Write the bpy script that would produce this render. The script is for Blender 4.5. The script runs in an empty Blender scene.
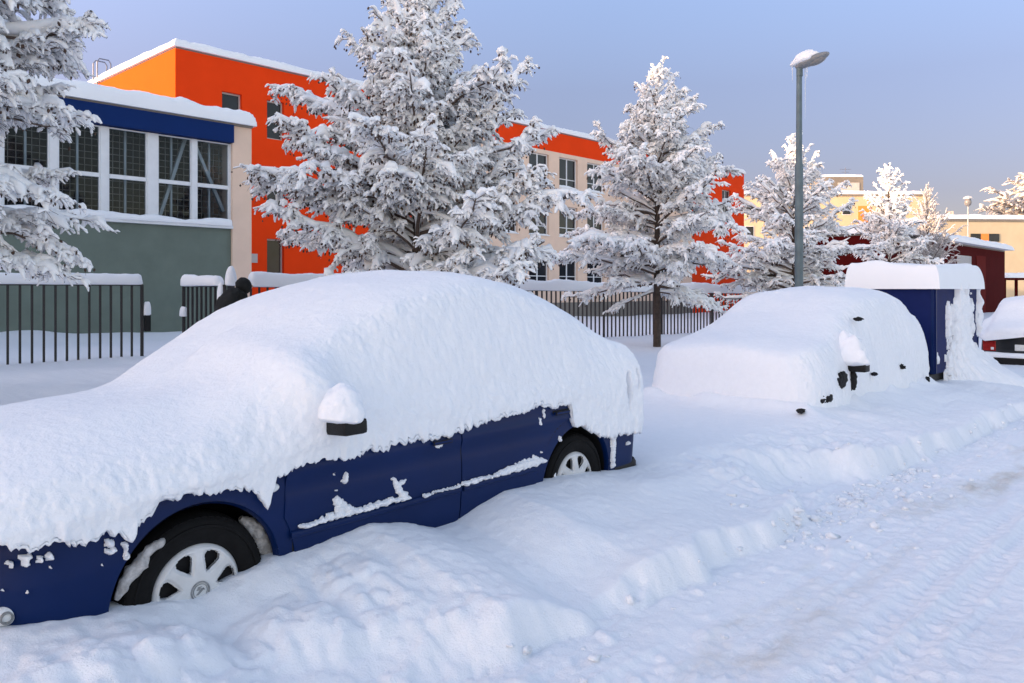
import bpy, bmesh, math, random
import numpy as np
from mathutils import Vector, Matrix

scene = bpy.context.scene
R = math.radians
COL = scene.collection

# ------------------------------------------------------------------ camera
EYE = 1.55; FPX = 800.0; HY = 290.0
cam_d = bpy.data.cameras.new('camera'); cam = bpy.data.objects.new('camera', cam_d); COL.objects.link(cam)
cam.location = (0, 0, EYE); cam.rotation_euler = (R(90), 0, 0)
cam_d.sensor_width = 36.0; cam_d.lens = 36.0 * FPX / 1024.0
cam_d.shift_y = -(341.5 - HY) / 1024.0
cam_d.clip_start = 0.05; cam_d.clip_end = 5000
scene.camera = cam
scene.render.resolution_x = 1024; scene.render.resolution_y = 683

# ------------------------------------------------------------------ light
SUN_EL = 11.0
SUN_DIR = Vector((-0.95, -0.31, 0)).normalized()          # horizontal direction towards the sun
world = bpy.data.worlds.new('World'); scene.world = world; world.use_nodes = True
wn = world.node_tree; wn.nodes.clear()
sky = wn.nodes.new('ShaderNodeTexSky'); sky.sky_type = 'NISHITA'; sky.sun_disc = False
sky.sun_elevation = R(SUN_EL); sky.sun_rotation = math.atan2(SUN_DIR.x, SUN_DIR.y)
sky.altitude = 300; sky.air_density = 1.0; sky.dust_density = .9; sky.ozone_density = 1.0
bg = wn.nodes.new('ShaderNodeBackground'); bg.inputs['Strength'].default_value = 0.15
wo = wn.nodes.new('ShaderNodeOutputWorld')
air = wn.nodes.new('ShaderNodeMix'); air.data_type = 'RGBA'; air.blend_type = 'MULTIPLY'; air.inputs[0].default_value = 1.0   # multiplies the sky by the direction tint
def wnode(kind, **kw):
    n = wn.nodes.new(kind)
    for k, v in kw.items(): setattr(n, k, v)
    return n
def wramp(fac, stops):
    r = wnode('ShaderNodeValToRGB'); el = r.color_ramp.elements
    while len(el) < len(stops): el.new(.5)
    for e, (p, c) in zip(el, stops): e.position = p; e.color = (*c, 1)
    wn.links.new(fac, r.inputs[0]); return r.outputs[0]
def wrange(v, a, b, smooth_=False):
    m = wnode('ShaderNodeMapRange'); m.interpolation_type = 'SMOOTHSTEP' if smooth_ else 'LINEAR'; m.inputs[1].default_value = a; m.inputs[2].default_value = b; wn.links.new(v, m.inputs[0]); return m.outputs[0]
tcw = wnode('ShaderNodeTexCoord'); sep = wnode('ShaderNodeSeparateXYZ'); wn.links.new(tcw.outputs['Generated'], sep.inputs[0])
# sky gain by direction: dusky lavender low ahead, raised behind camera to light walls, glow on the sun's side
north = wramp(sep.outputs['Z'], [(0, (.15, .125, .155)), (.11, (.19, .155, .195)), (.24, (.295, .25, .295)), (.34, (.42, .38, .435)), (.6, (.72, .60, .56)), (1, (.97, .81, .72))])
south = wramp(sep.outputs['Z'], [(0, (.60, .50, .45)), (.4, (.70, .58, .51)), (1, (.97, .81, .72))])
mxs = wnode('ShaderNodeMix', data_type='RGBA'); wn.links.new(wrange(sep.outputs['Y'], -.15, .55, True), mxs.inputs[0]); wn.links.new(south, mxs.inputs[6]); wn.links.new(north, mxs.inputs[7])
dotn = wnode('ShaderNodeVectorMath', operation='DOT_PRODUCT'); dotn.inputs[1].default_value = (SUN_DIR.x, SUN_DIR.y, .2); wn.links.new(tcw.outputs['Generated'], dotn.inputs[0])
glow = wramp(wrange(dotn.outputs['Value'], -1, 1), [(.18, (.61, .595, .61)), (.34, (.66, .645, .66)), (.60, (.90, .81, .81)), (.97, (1.0, .91, .88))])
tint = wnode('ShaderNodeMix', data_type='RGBA', blend_type='MULTIPLY'); tint.inputs[0].default_value = 1; wn.links.new(mxs.outputs[2], tint.inputs[6]); wn.links.new(glow, tint.inputs[7])
gain = wnode('ShaderNodeVectorMath', operation='SCALE'); gain.inputs['Scale'].default_value = 1.62; wn.links.new(tint.outputs[2], gain.inputs[0]); wn.links.new(gain.outputs[0], air.inputs[7])
wn.links.new(sky.outputs[0], air.inputs[6]); wn.links.new(air.outputs[2], bg.inputs[0]); wn.links.new(bg.outputs[0], wo.inputs[0])
sun_d = bpy.data.lights.new('sun', 'SUN'); sun_d.energy = 2.0; sun_d.angle = R(0.5); sun_d.color = (1.0, 0.68, 0.42)
sun = bpy.data.objects.new('sun', sun_d); COL.objects.link(sun)
sv = Vector((SUN_DIR.x * math.cos(R(SUN_EL)), SUN_DIR.y * math.cos(R(SUN_EL)), math.sin(R(SUN_EL))))
sun.rotation_euler = sv.to_track_quat('Z', 'Y').to_euler(); sun.location = (0, 0, 40)
scene.view_settings.view_transform = 'Standard'; scene.view_settings.look = 'None'
scene.view_settings.exposure = 2.12; scene.view_settings.gamma = 1.0
scene.cycles.max_bounces = 10; scene.cycles.diffuse_bounces = 8; scene.cycles.transparent_max_bounces = 12
scene.cycles.use_denoising = True

# ------------------------------------------------------------------ helpers
TH = R(43.1); U = np.array([math.sin(TH), math.cos(TH)]); N = np.array([math.cos(TH), -math.sin(TH)])
B0 = np.array([0.887, 5.71])                              # rear near corner of the blue hatchback; street frame origin
def street(t, l, z=0.0): p = B0 + U * t + N * l; return (p[0], p[1], z)
def to_tl(X, Y):
    dx = X - B0[0]; dy = Y - B0[1]
    return dx * U[0] + dy * U[1], dx * N[0] + dy * N[1]
def PX(px, py, Y): return ((px - 512) / FPX * Y, Y, EYE + (HY - py) / FPX * Y)
def on_line(px, P, d):
    k = (px - 512) / FPX
    return (k * P[1] - P[0]) / (d[0] - k * d[1])
def smooth(a, b, x):
    x = np.clip((x - a) / (b - a), 0, 1); return x * x * (3 - 2 * x)

_tab = {}
def _table(seed):
    if seed not in _tab: _tab[seed] = np.random.RandomState(seed).rand(64, 64, 16) * 2 - 1
    return _tab[seed]
def vn2(x, y, seed=0):
    T = _table(seed)[:, :, 0]
    x = np.asarray(x, float); y = np.asarray(y, float)
    xi = np.floor(x).astype(int); yi = np.floor(y).astype(int); fx = x - xi; fy = y - yi
    fx = fx * fx * fx * (fx * (fx * 6 - 15) + 10); fy = fy * fy * fy * (fy * (fy * 6 - 15) + 10)
    a = T[xi % 64, yi % 64]; b = T[(xi + 1) % 64, yi % 64]; c = T[xi % 64, (yi + 1) % 64]; d = T[(xi + 1) % 64, (yi + 1) % 64]
    return (a * (1 - fx) + b * fx) * (1 - fy) + (c * (1 - fx) + d * fx) * fy
def vn3(x, y, z, seed=0):
    T = _table(seed)
    xi = np.floor(x).astype(int); yi = np.floor(y).astype(int); zi = np.floor(z).astype(int)
    fx = x - xi; fy = y - yi; fz = z - zi
    fx = fx * fx * (3 - 2 * fx); fy = fy * fy * (3 - 2 * fy); fz = fz * fz * (3 - 2 * fz)
    def g(i, j, k): return T[(xi + i) % 64, (yi + j) % 64, (zi + k) % 16]
    r = 0
    for i, wx in ((0, 1 - fx), (1, fx)):
        for j, wy in ((0, 1 - fy), (1, fy)):
            for k, wz in ((0, 1 - fz), (1, fz)): r = r + g(i, j, k) * wx * wy * wz
    return r
def fbm2(x, y, oct=4, seed=0, gain=.5):
    r = 0; a = 1
    for o in range(oct):
        r = r + a * vn2(x * 2 ** o + 13.7 * o, y * 2 ** o - 7.3 * o, seed + o); a *= gain
    return r
def fbm3(x, y, z, oct=3, seed=0, gain=.5):
    r = 0; a = 1
    for o in range(oct):
        r = r + a * vn3(x * 2 ** o + 5.1 * o, y * 2 ** o + 3.3 * o, z * 2 ** o - 2.9 * o, seed + o); a *= gain
    return r

def mesh_from(name, verts, quads=None, tris=None, mats=(), mat_idx=None, smooth_sh=True):
    verts = np.asarray(verts, dtype=np.float32).reshape(-1, 3)
    me = bpy.data.meshes.new(name)
    nq = 0 if quads is None else len(quads); nt = 0 if tris is None else len(tris)
    me.vertices.add(len(verts)); me.vertices.foreach_set('co', verts.ravel())
    me.loops.add(nq * 4 + nt * 3); me.polygons.add(nq + nt)
    idx = []; st = []
    if nq: idx.append(np.asarray(quads, np.int32).ravel()); st.append(np.arange(nq, dtype=np.int32) * 4)
    if nt: idx.append(np.asarray(tris, np.int32).ravel()); st.append(nq * 4 + np.arange(nt, dtype=np.int32) * 3)
    me.loops.foreach_set('vertex_index', np.concatenate(idx)); me.polygons.foreach_set('loop_start', np.concatenate(st))
    for m in mats: me.materials.append(m)
    if mat_idx is not None: me.polygons.foreach_set('material_index', np.asarray(mat_idx, np.int32))
    me.polygons.foreach_set('use_smooth', np.full(nq + nt, bool(smooth_sh)))
    me.update(); me.validate()
    return me
def link(name, me, parent=None, label=None, cat=None, group=None, kind=None):
    o = bpy.data.objects.new(name, me); COL.objects.link(o)
    if parent is not None: o.parent = parent
    tag(o, label, cat, group, kind); return o
def tag(o, label=None, cat=None, group=None, kind=None):
    if label: o['label'] = label
    if cat: o['category'] = cat
    if group: o['group'] = group
    if kind: o['kind'] = kind
    return o
def thing(name, label, cat, loc=(0, 0, 0), rz=0.0, group=None):
    o = bpy.data.objects.new(name, None); COL.objects.link(o); o.empty_display_size = .3
    o.location = loc; o.rotation_euler = (0, 0, rz); return tag(o, label, cat, group)
def grid_quads(n, m, wrap_m=False, off=0):
    i = np.arange(n - 1)[:, None]; j = np.arange(m if wrap_m else m - 1)[None, :]; j2 = (j + 1) % m
    return (np.stack([i * m + j, i * m + j2, (i + 1) * m + j2, (i + 1) * m + j], -1).reshape(-1, 4) + off)

class MB:
    """collects simple solids into one mesh"""
    def __init__(s): s.bm = bmesh.new(); s.mi = 0
    def _f(s, vs):
        try: f = s.bm.faces.new(vs); f.material_index = s.mi; return f
        except ValueError: return None
    def box(s, a, b, M=None, bevel=0.0):
        vs = []
        for x, y, z in ((a[0], a[1], a[2]), (b[0], a[1], a[2]), (b[0], b[1], a[2]), (a[0], b[1], a[2]), (a[0], a[1], b[2]), (b[0], a[1], b[2]), (b[0], b[1], b[2]), (a[0], b[1], b[2])):
            v = Vector((x, y, z)); vs.append(s.bm.verts.new(M @ v if M else v))
        fs = [s._f([vs[i] for i in q]) for q in ((0, 3, 2, 1), (4, 5, 6, 7), (0, 1, 5, 4), (1, 2, 6, 5), (2, 3, 7, 6), (3, 0, 4, 7))]
        if bevel > 0:
            es = list({e for f in fs for e in f.edges})
            bmesh.ops.bevel(s.bm, geom=es, offset=bevel, segments=2, affect='EDGES', profile=.6)
        return s
    def bar(s, p, q, w, d=None, roll=0):
        p = Vector(p); q = Vector(q); d = w if d is None else d; L = (q - p).length
        M = Matrix.Translation(p) @ (q - p).to_track_quat('Z', 'Y').to_matrix().to_4x4() @ Matrix.Rotation(roll, 4, 'Z')
        return s.box((-w / 2, -d / 2, 0), (w / 2, d / 2, L), M)
    def tube(s, pts, rads, seg=10, cap=True):
        pts = [Vector(p) for p in pts]
        if not hasattr(rads, '__len__'): rads = [rads] * len(pts)
        prev = None; rings = []
        for i, p in enumerate(pts):
            t = (pts[min(i + 1, len(pts) - 1)] - pts[max(i - 1, 0)]).normalized()
            if prev is None: prev = t.orthogonal().normalized()
            a = (prev - t * prev.dot(t)).normalized(); prev = a; b = t.cross(a)
            rings.append([s.bm.verts.new(p + (a * math.cos(2 * math.pi * k / seg) + b * math.sin(2 * math.pi * k / seg)) * rads[i]) for k in range(seg)])
        for r0, r1 in zip(rings, rings[1:]):
            for k in range(seg): s._f([r0[k], r0[(k + 1) % seg], r1[(k + 1) % seg], r1[k]])
        if cap: s._f(rings[0][::-1]); s._f(rings[-1])
        return s
    def lathe(s, prof, M, seg=48):
        rings = []
        for r, h in prof:
            rings.append([s.bm.verts.new(M @ Vector((r * math.cos(2 * math.pi * k / seg), r * math.sin(2 * math.pi * k / seg), h))) for k in range(seg)])
        for r0, r1 in zip(rings, rings[1:]):
            for k in range(seg): s._f([r0[k], r0[(k + 1) % seg], r1[(k + 1) % seg], r1[k]])
        return s
    def prism(s, poly, M, h):
        a = [s.bm.verts.new(M @ Vector((x, y, 0))) for x, y in poly]; b = [s.bm.verts.new(M @ Vector((x, y, h))) for x, y in poly]
        s._f(a[::-1]); s._f(b); n = len(a)
        for k in range(n): s._f([a[k], a[(k + 1) % n], b[(k + 1) % n], b[k]])
        return s
    def build(s, name, mats, parent=None, sm=False, **kw):
        if not isinstance(mats, (list, tuple)): mats = [mats]
        bmesh.ops.recalc_face_normals(s.bm, faces=s.bm.faces[:])
        me = bpy.data.meshes.new(name)
        if sm:
            for f in s.bm.faces: f.smooth = True
        s.bm.to_mesh(me); s.bm.free()
        if sm: me.set_sharp_from_angle(angle=R(40))
        for m in mats: me.materials.append(m)
        return link(name, me, parent, **kw)

# ------------------------------------------------------------------ materials
def new_mat(name):
    m = bpy.data.materials.new(name); m.use_nodes = True; nt = m.node_tree; return m, nt, nt.nodes['Principled BSDF']
def noise_node(nt, scale, detail=4, rough=.6, vec=None):
    n = nt.nodes.new('ShaderNodeTexNoise'); n.inputs['Scale'].default_value = scale; n.inputs['Detail'].default_value = detail; n.inputs['Roughness'].default_value = rough
    if vec is not None: nt.links.new(vec, n.inputs['Vector'])
    return n
def coord(nt, stretch=None, kind='Object'):
    tc = nt.nodes.new('ShaderNodeTexCoord'); out = tc.outputs[kind]
    if stretch:
        mp = nt.nodes.new('ShaderNodeMapping'); mp.inputs['Scale'].default_value = stretch[0]; mp.inputs['Rotation'].default_value = stretch[1]
        nt.links.new(out, mp.inputs['Vector']); out = mp.outputs[0]
    return out
def ramp(nt, fac, stops):
    r = nt.nodes.new('ShaderNodeValToRGB'); el = r.color_ramp.elements
    while len(el) < len(stops): el.new(.5)
    for e, (p, c) in zip(el, stops): e.position = p; e.color = (*c, 1)
    nt.links.new(fac, r.inputs[0]); return r.outputs[0]
def bump(nt, h, strength, dist, normal=None):
    b = nt.nodes.new('ShaderNodeBump'); b.inputs['Strength'].default_value = strength; b.inputs['Distance'].default_value = dist
    nt.links.new(h, b.inputs['Height'])
    if normal is not None: nt.links.new(normal, b.inputs['Normal'])
    return b.outputs[0]
def mat_basic(name, col, rough=.6, var=.12, scale=6, bmp=0.0, bscale=40, metal=0.0, coat=0.0, spec=.5):
    m, nt, p = new_mat(name); v = coord(nt)
    n = noise_node(nt, scale, 5, .6, v)
    c0 = tuple(max(0, c * (1 - var)) for c in col); c1 = tuple(min(1, c * (1 + var)) for c in col)
    nt.links.new(ramp(nt, n.outputs[0], [(.3, c0), (.7, c1)]), p.inputs['Base Color'])
    p.inputs['Roughness'].default_value = rough; p.inputs['Metallic'].default_value = metal; p.inputs['Coat Weight'].default_value = coat
    p.inputs['Specular IOR Level'].default_value = spec
    if bmp > 0:
        b = noise_node(nt, bscale, 4, .6, v); nt.links.new(bump(nt, b.outputs[0], bmp, .01), p.inputs['Normal'])
    return m
def mat_snow(name, col=(.86, .88, .92), fine=110, fs=.7, mid=14, ms=.4, stretch=None, sss=0.0):
    m, nt, p = new_mat(name); v = coord(nt, stretch)
    a = noise_node(nt, mid, 4, .6, v); b = noise_node(nt, fine, 5, .7, v)
    nt.links.new(ramp(nt, a.outputs[0], [(.3, tuple(c * .965 for c in col)), (.7, col)]), p.inputs['Base Color'])
    n1 = bump(nt, a.outputs[0], ms, .02); nt.links.new(bump(nt, b.outputs[0], fs, .008, n1), p.inputs['Normal'])
    p.inputs['Roughness'].default_value = .62; p.inputs['Specular IOR Level'].default_value = .25
    if sss: p.inputs['Subsurface Weight'].default_value = sss; p.inputs['Subsurface Radius'].default_value = (.04, .06, .09); p.inputs['Subsurface Scale'].default_value = 1
    return m
M = {}
M['snow'] = mat_snow('fresh_snow')
M['snow_car'] = mat_snow('crusted_snow', fine=60, fs=.7, mid=20, ms=.25)
M['snow_tree'] = mat_snow('branch_snow', (.95, .95, .95), fine=60, fs=.3, mid=20, ms=.4)
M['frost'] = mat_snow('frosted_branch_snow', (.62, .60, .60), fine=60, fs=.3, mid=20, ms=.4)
M['snow_roof'] = mat_snow('roof_snow', (.86, .88, .91), fine=12, fs=.3, mid=1.2, ms=.25)
M['snow_dirty'] = mat_basic('dirty_snow', (.42, .40, .38), .8, .45, 45, .8, 70)
M['snow_thin'] = mat_basic('frozen_snow', (.80, .82, .86), .6, .06, 60, .5, 120)
M['blue_paint'] = mat_basic('blue_paint', (.0006, .0125, .074), .42, .1, 3, 0.05, 25, coat=.04, spec=.16)
M['blue_paint2'] = mat_basic('dark_blue_paint', (.006, .014, .085), .6, .12, 3, spec=.1)
M['black_plastic'] = mat_basic('black_plastic', (.006, .006, .007), .5, .3, 30, .2, 120, spec=.25)
M['dark_gap'] = mat_basic('dark_recess', (.006, .006, .008), .9, .1)
M['rubber'] = mat_basic('tyre_rubber', (.0045, .0045, .005), .8, .35, 18, .35, 60, spec=.2)
M['hubcap'] = mat_basic('hubcap_plastic', (.60, .61, .62), .42, .1, 9)
M['emblem'] = mat_basic('emblem_grey', (.20, .21, .22), .4, .3, 60)
M['lamp_glass'] = mat_basic('lamp_glass', (.72, .74, .76), .15, .1, 60)
M['lamp_cover'] = mat_basic('lamp_cover', (.22, .21, .20), .25, .2, 20)
M['red_lens'] = mat_basic('red_lens', (.28, .015, .012), .2, .2, 30)
M['iron'] = mat_basic('painted_iron', (.018, .015, .015), .55, .25, 30)
M['green'] = mat_basic('green_render', (.150, .186, .158), .9, .1, 1.3, .25, 60, spec=.2)
M['beige'] = mat_basic('beige_render', (.78, .585, .455), .9, .06, 1.0, .2, 60, spec=.2)
M['red'] = mat_basic('red_render', (.80, .055, .006), .9, .05, .6, .2, 50, spec=.12)
M['orange'] = mat_basic('sunlit_red_render', (.55, .085, .004), .9, .05, .6, .2, 50, spec=.12)  # red render shifted to orange, warm sunlight put into its colour
M['maroon'] = mat_basic('maroon_render', (.065, .004, .004), .9, .12, .8, .2, 40, spec=.06)
M['yellow'] = mat_basic('yellow_render', (.56, .46, .31), .9, .08, .4, .1, 30, spec=.2)
M['maroon_door'] = mat_basic('maroon_door', (.11, .012, .010), .9, .1, .8, spec=.06)
M['orange_panel'] = mat_basic('orange_panel', (.72, .25, .05), .8, .1, .5)
M['concrete'] = mat_basic('grey_concrete', (.20, .18, .155), .9, .15, .5)  # tone darkened to put the penthouse's shaded face into the colour
M['blue_fascia'] = mat_basic('blue_fascia', (.002, .022, .118), .6, .08, .8, spec=.12)
M['white_frame'] = mat_basic('white_frame', (.72, .74, .76), .5, .05, 4)
M['grey_frame'] = mat_basic('grey_frame', (.45, .44, .42), .5, .08, 4)
M['pole'] = mat_basic('pole_paint', (.095, .135, .15), .5, .2, 5, .1, 30)
M['lamp_grey'] = mat_basic('lamp_housing', (.20, .21, .22), .5, .2, 12)
M['bark'] = mat_basic('bark', (.06, .042, .033), .9, .4, 9, .8, 30)
M['twig'] = mat_basic('twig_bark', (.115, .082, .066), .9, .4, 14)
M['cone'] = mat_basic('cones', (.085, .052, .038), .9, .45, 20)
M['metal'] = mat_basic('metal_rail', (.12, .14, .2), .4, .1, 8)
M['coat'] = mat_basic('black_cloth', (.006, .007, .007), .9, .35, 12, .6, 14)
M['skin'] = mat_basic('skin', (.50, .30, .22), .6, .06, 20)
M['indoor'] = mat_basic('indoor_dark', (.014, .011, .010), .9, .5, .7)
M['brace'] = mat_basic('steel_brace', (.34, .35, .33), .6, .1, 3)
M['net'] = mat_basic('net_cord', (.19, .165, .135), .9, .1, 3)
M['plate'] = mat_basic('number_plate', (.62, .63, .62), .5, .12, 40)
def mat_glass(name, tint=(.9, .95, 1.0), keep=.12):
    m, nt, p = new_mat(name); nt.nodes.remove(p); out = nt.nodes['Material Output']
    tr = nt.nodes.new('ShaderNodeBsdfTransparent'); tr.inputs[0].default_value = (*tint, 1)
    gl = nt.nodes.new('ShaderNodeBsdfGlossy'); gl.inputs['Roughness'].default_value = .03
    fr = nt.nodes.new('ShaderNodeFresnel'); fr.inputs[0].default_value = 1.22
    mx = nt.nodes.new('ShaderNodeMixShader')
    nt.links.new(fr.outputs[0], mx.inputs[0]); nt.links.new(tr.outputs[0], mx.inputs[1]); nt.links.new(gl.outputs[0], mx.inputs[2]); nt.links.new(mx.outputs[0], out.inputs[0])
    return m
M['clear_glass'] = mat_glass('clear_glass')
M['win_glass'] = mat_basic('window_glass', (.02, .024, .03), .12, .5, .35, spec=.28)
def mat_road():
    m, nt, p = new_mat('packed_snow_road')
    v = coord(nt); at = nt.nodes.new('ShaderNodeAttribute'); at.attribute_name = 'dirt'
    a = noise_node(nt, 3.5, 6, .7, v); b = noise_node(nt, 9, 5, .7, v); c = noise_node(nt, 75, 5, .75, v)
    mul = nt.nodes.new('ShaderNodeMath'); mul.operation = 'MULTIPLY'; nt.links.new(at.outputs['Fac'], mul.inputs[0]); nt.links.new(a.outputs[0], mul.inputs[1])
    nt.links.new(ramp(nt, mul.outputs[0], [(.14, (.855, .875, .915)), (.30, (.80, .81, .83)), (.46, (.70, .68, .655)), (.66, (.54, .50, .46))]), p.inputs['Base Color'])
    p.inputs['Roughness'].default_value = .55; p.inputs['Specular IOR Level'].default_value = .3
    n1 = bump(nt, b.outputs[0], .35, .02); nt.links.new(bump(nt, c.outputs[0], .7, .008, n1), p.inputs['Normal'])
    return m
M['road'] = mat_road()

# ------------------------------------------------------------------ terrain
F0 = np.array([-7.585, 16.4]); FD = np.array([0.747, 0.665]); FN = np.array([FD[1], -FD[0]])     # fence line
def drop(X, Y):
    d = (X - F0[0]) * FD[0] + (Y - F0[1]) * FD[1]
    return -.0102 * np.clip(d, 0, 40)
S_EDGE = np.array([-9, -2.5, -.72, -.31, 0, .33, .62, .85, 1.1, 1.3, 1.45, 1.62, 1.83, 2.1, 2.35, 2.6, 3.05, 3.3, 4.0, 6, 9, 40])
Z_EDGE = np.array([.34, .34, .36, .335, .285, .365, .385, .41, .36, .285, .285, .34, .385, .375, .375, .355, .30, .29, .33, .36, .34, .3])
def bank_foot(t): return 1.13 + .04 * vn2(t * .9, t * 0 + 3, 11) + .05 * vn2(t * 4.5, t * 0 + 1, 12) + .9 * smooth(8.5, 11, t)
def ground_z(X, Y):
    t, l = to_tl(X, Y)
    ze = np.interp(t + 3.25, S_EDGE, Z_EDGE)
    foot = bank_foot(t) - .38 * smooth(.25, .6, t) * smooth(1.9, 1.2, t) + .03 * vn2(t * 9, l * 2, 13)
    # parking strip and bank
    und = .032 * vn2(t * 1.1 + 4, l * 1.9, 21) + .02 * vn2(t * 2.6, l * 3.4, 22)
    top = ze - .13 * smooth(.05, 1.0, l) + und * smooth(0.0, .35, l)
    rough = np.clip(.10 + .95 * smooth(-1.9, -3.0, t) + .9 * smooth(-.1, .6, t) * smooth(3.0, 1.9, t) + .25 * smooth(2, 3, t), 0, 1) 
    lump = np.abs(vn2(t * 2.6, l * 2.6, 31)) * .9 + np.abs(vn2(t * 6.1 + 3, l * 6.1, 32)) * .6 + np.abs(vn2(t * 13, l * 13 + 4, 33)) * .38 + np.abs(vn2(t * 27, l * 27 + 4, 34)) * .2
    nearcar = smooth(.0, .55, l)
    top = top - .05 * smooth(-3.6, -3.2, t) * smooth(-2.2, -2.6, t) * smooth(.05, .3, l)
    top = top + rough * (.066 * lump - .04) * (.12 + .88 * nearcar) * smooth(0, .1, l) + (.008 * rough * fbm2(t * 7, l * 7, 3, 41) + .003 * fbm2(t * 30, l * 30, 2, 42)) * smooth(0, .1, l)
    bw = .115 + .5 * smooth(-2.2, -3.1, t) + .3 * smooth(.2, .7, t) * smooth(2.2, 1.5, t); bank = smooth(0.0, 1.0, (foot - l) / bw)                         # 1 on top, 0 at the foot
    bank = bank ** (.8 + .3 * vn2(t * 3, l * 0, 44))
    face = (bank * (1 - bank)) * 4
    top = top + face * (.018 * fbm2(t * 5, l * 2.5, 4, 51, .65) + .012 * np.abs(vn2(t * 16, l * 12, 55)))
    # road
    rut = .014 * vn2(t * .35, l * 3.1, 61) + .009 * fbm2(t * 2.0, l * 6.0, 3, 62) + .008 * np.abs(fbm2(t * 9, l * 10, 3, 65))
    clod = np.clip(fbm2(t * 5.5, l * 6.5, 3, 66) - .45, 0, 1) * .05 * smooth(1.9, 1.1, l) + .019 * np.abs(fbm2(t * 10, l * 17, 4, 64, .65)) * (.5 + .5 * vn2(t * .8, l * 2.2, 60)) + .007 * vn2(t * .5, l * 13, 59) + .005 * vn2(t * 1.3, l * 27, 58)
    track = 0
    for lc in (2.05, 2.22, 3.55, 3.72):
        w_ = l - lc - .05 * vn2(t * .35, t * 0 + lc, 56); track = track - .019 * np.exp(-(w_ / .055) ** 2) * (.55 + .6 * np.sign(np.sin(t * 70 + 40 * np.abs(w_))) * .35) + .014 * np.exp(-((np.abs(w_) - .085) / .03) ** 2)
    rut = rut + track
    ridge = .07 * np.exp(-((l - 2.62 + .12 * vn2(t * .8, t * 0, 67)) / .16) ** 2) * (.6 + .4 * vn2(t * 3, l * 3, 68)) * smooth(-.2, -1.2, t)
    opp = .42 * smooth(6.6, 7.2, l + .15 * vn2(t * .7, l * 0, 69)) + .05 * fbm2(t * 2, l * 2, 3, 70) * smooth(6.2, 7, l)
    road = .055 + rut + clod + ridge + opp
    z = road + (top - road) * bank
    # under and behind the cars: pavement, then yard
    walk = .13 + .04 * fbm2(t * .6, l * .8, 3, 81) + .012 * fbm2(t * 3, l * 3, 3, 82)
    gap = smooth(-1.7, -2.4, l)
    back = ze * (1 - gap) + walk * gap
    fl = (X - F0[0]) * FN[0] + (Y - F0[1]) * FN[1]            # >0 street side of the fence
    yard = .13 + .05 * fbm2(t * .5, l * .5, 3, 83)
    dg = np.abs((X + 9.5) * N[0] + (Y - 27) * N[1])
    yard = yard + .22 * smooth(3.0, .6, dg) * (.8 + .6 * vn2(t * .5, l * .5, 84)) * smooth(30, 20, t + 0 * l)
    zz = np.where(fl < 0, walk + (yard - walk) * smooth(0, -1.5, fl), back)
    fr = np.abs(fl); zz = zz + .05 * np.exp(-(fr / .35) ** 2)
    dc2 = np.hypot(np.maximum(np.maximum(2.78 - t, t - 6.95), 0), np.maximum(np.maximum(l - .05, -1.85 - l), 0))
    zz = np.maximum(zz, (.36 + .02 * fbm2(t * 3, l * 3, 3, 91)) * smooth(1.7, 2.5, t) * smooth(7.6, 7.0, t) * smooth(-2.3, -1.7, l))
    k = smooth(-.12, .02, l)
    under = np.where((t > -4.2) & (t < .05) & (l < -.03) & (l > -1.6), np.minimum(zz, .2), zz)
    z = under * (1 - k) + z * k
    z = np.where((t > 1.5) & (t < 8), np.maximum(z, z + .10 * np.exp(-(dc2 / .12) ** 1.2) * (.8 + .5 * vn2(t * 4, l * 4, 92)) * smooth(-2.6, -2.2, l)), z)
    return z + drop(X, Y)
def spaced(a, b, f):
    out = [a]
    while out[-1] < b: out.append(out[-1] + f(out[-1]))
    return np.array(out)
ts = spaced(-8.0, 130, lambda t: .04 if t < -4.7 else (.014 if t < .6 else .014 + .0075 * (t - .6)))
ls = spaced(-75, 17, lambda l: (max(.07, .03 * (-2 - l)) if l < -2.2 else (.06 if l < -.25 else (.014 if l < 1.8 else (.022 if l < 3.2 else .03 + .03 * (l - 3.2))))))
Tg, Lg = np.meshgrid(ts, ls, indexing='ij')
Xg = B0[0] + U[0] * Tg + N[0] * Lg; Yg = B0[1] + U[1] * Tg + N[1] * Lg
Zg = ground_z(Xg, Yg)
ks = int(np.searchsorted(ls, 1.32))
def terrain(name, sl, mat):
    V = np.stack([Xg[:, sl], Yg[:, sl], Zg[:, sl]], -1); n, m = V.shape[:2]
    me = mesh_from(name, V, grid_quads(n, m)[:, ::-1], mats=[mat])
    t, l = Tg[:, sl], Lg[:, sl]
    d = np.exp(-((l - 1.62 - .1 * vn2(t * .5, t * 0, 96)) / .34) ** 2) + .55 * np.exp(-((l - 3.1) / .3) ** 2) + .5 * np.exp(-((l - 4.6) / .3) ** 2)
    d = d * np.clip(.2 + .9 * fbm2(t * .7, l * 2.6, 4, 97, .6), 0, 1.2) * .85
    d = d * smooth(1.30, 1.5, l)
    at = me.attributes.new('dirt', 'FLOAT', 'POINT'); at.data.foreach_set('value', np.clip(d, 0, 1).astype(np.float32).ravel())
    link(name, me, kind='structure')
terrain('snow_ground', slice(0, ks + 1), M['snow'])
terrain('road', slice(ks, None), M['road'])
g = MB(); g.box((-1500, -300, -1.2), (1500, 2500, -.62)); g.build('ground', M['snow_roof'], kind='structure')

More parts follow.
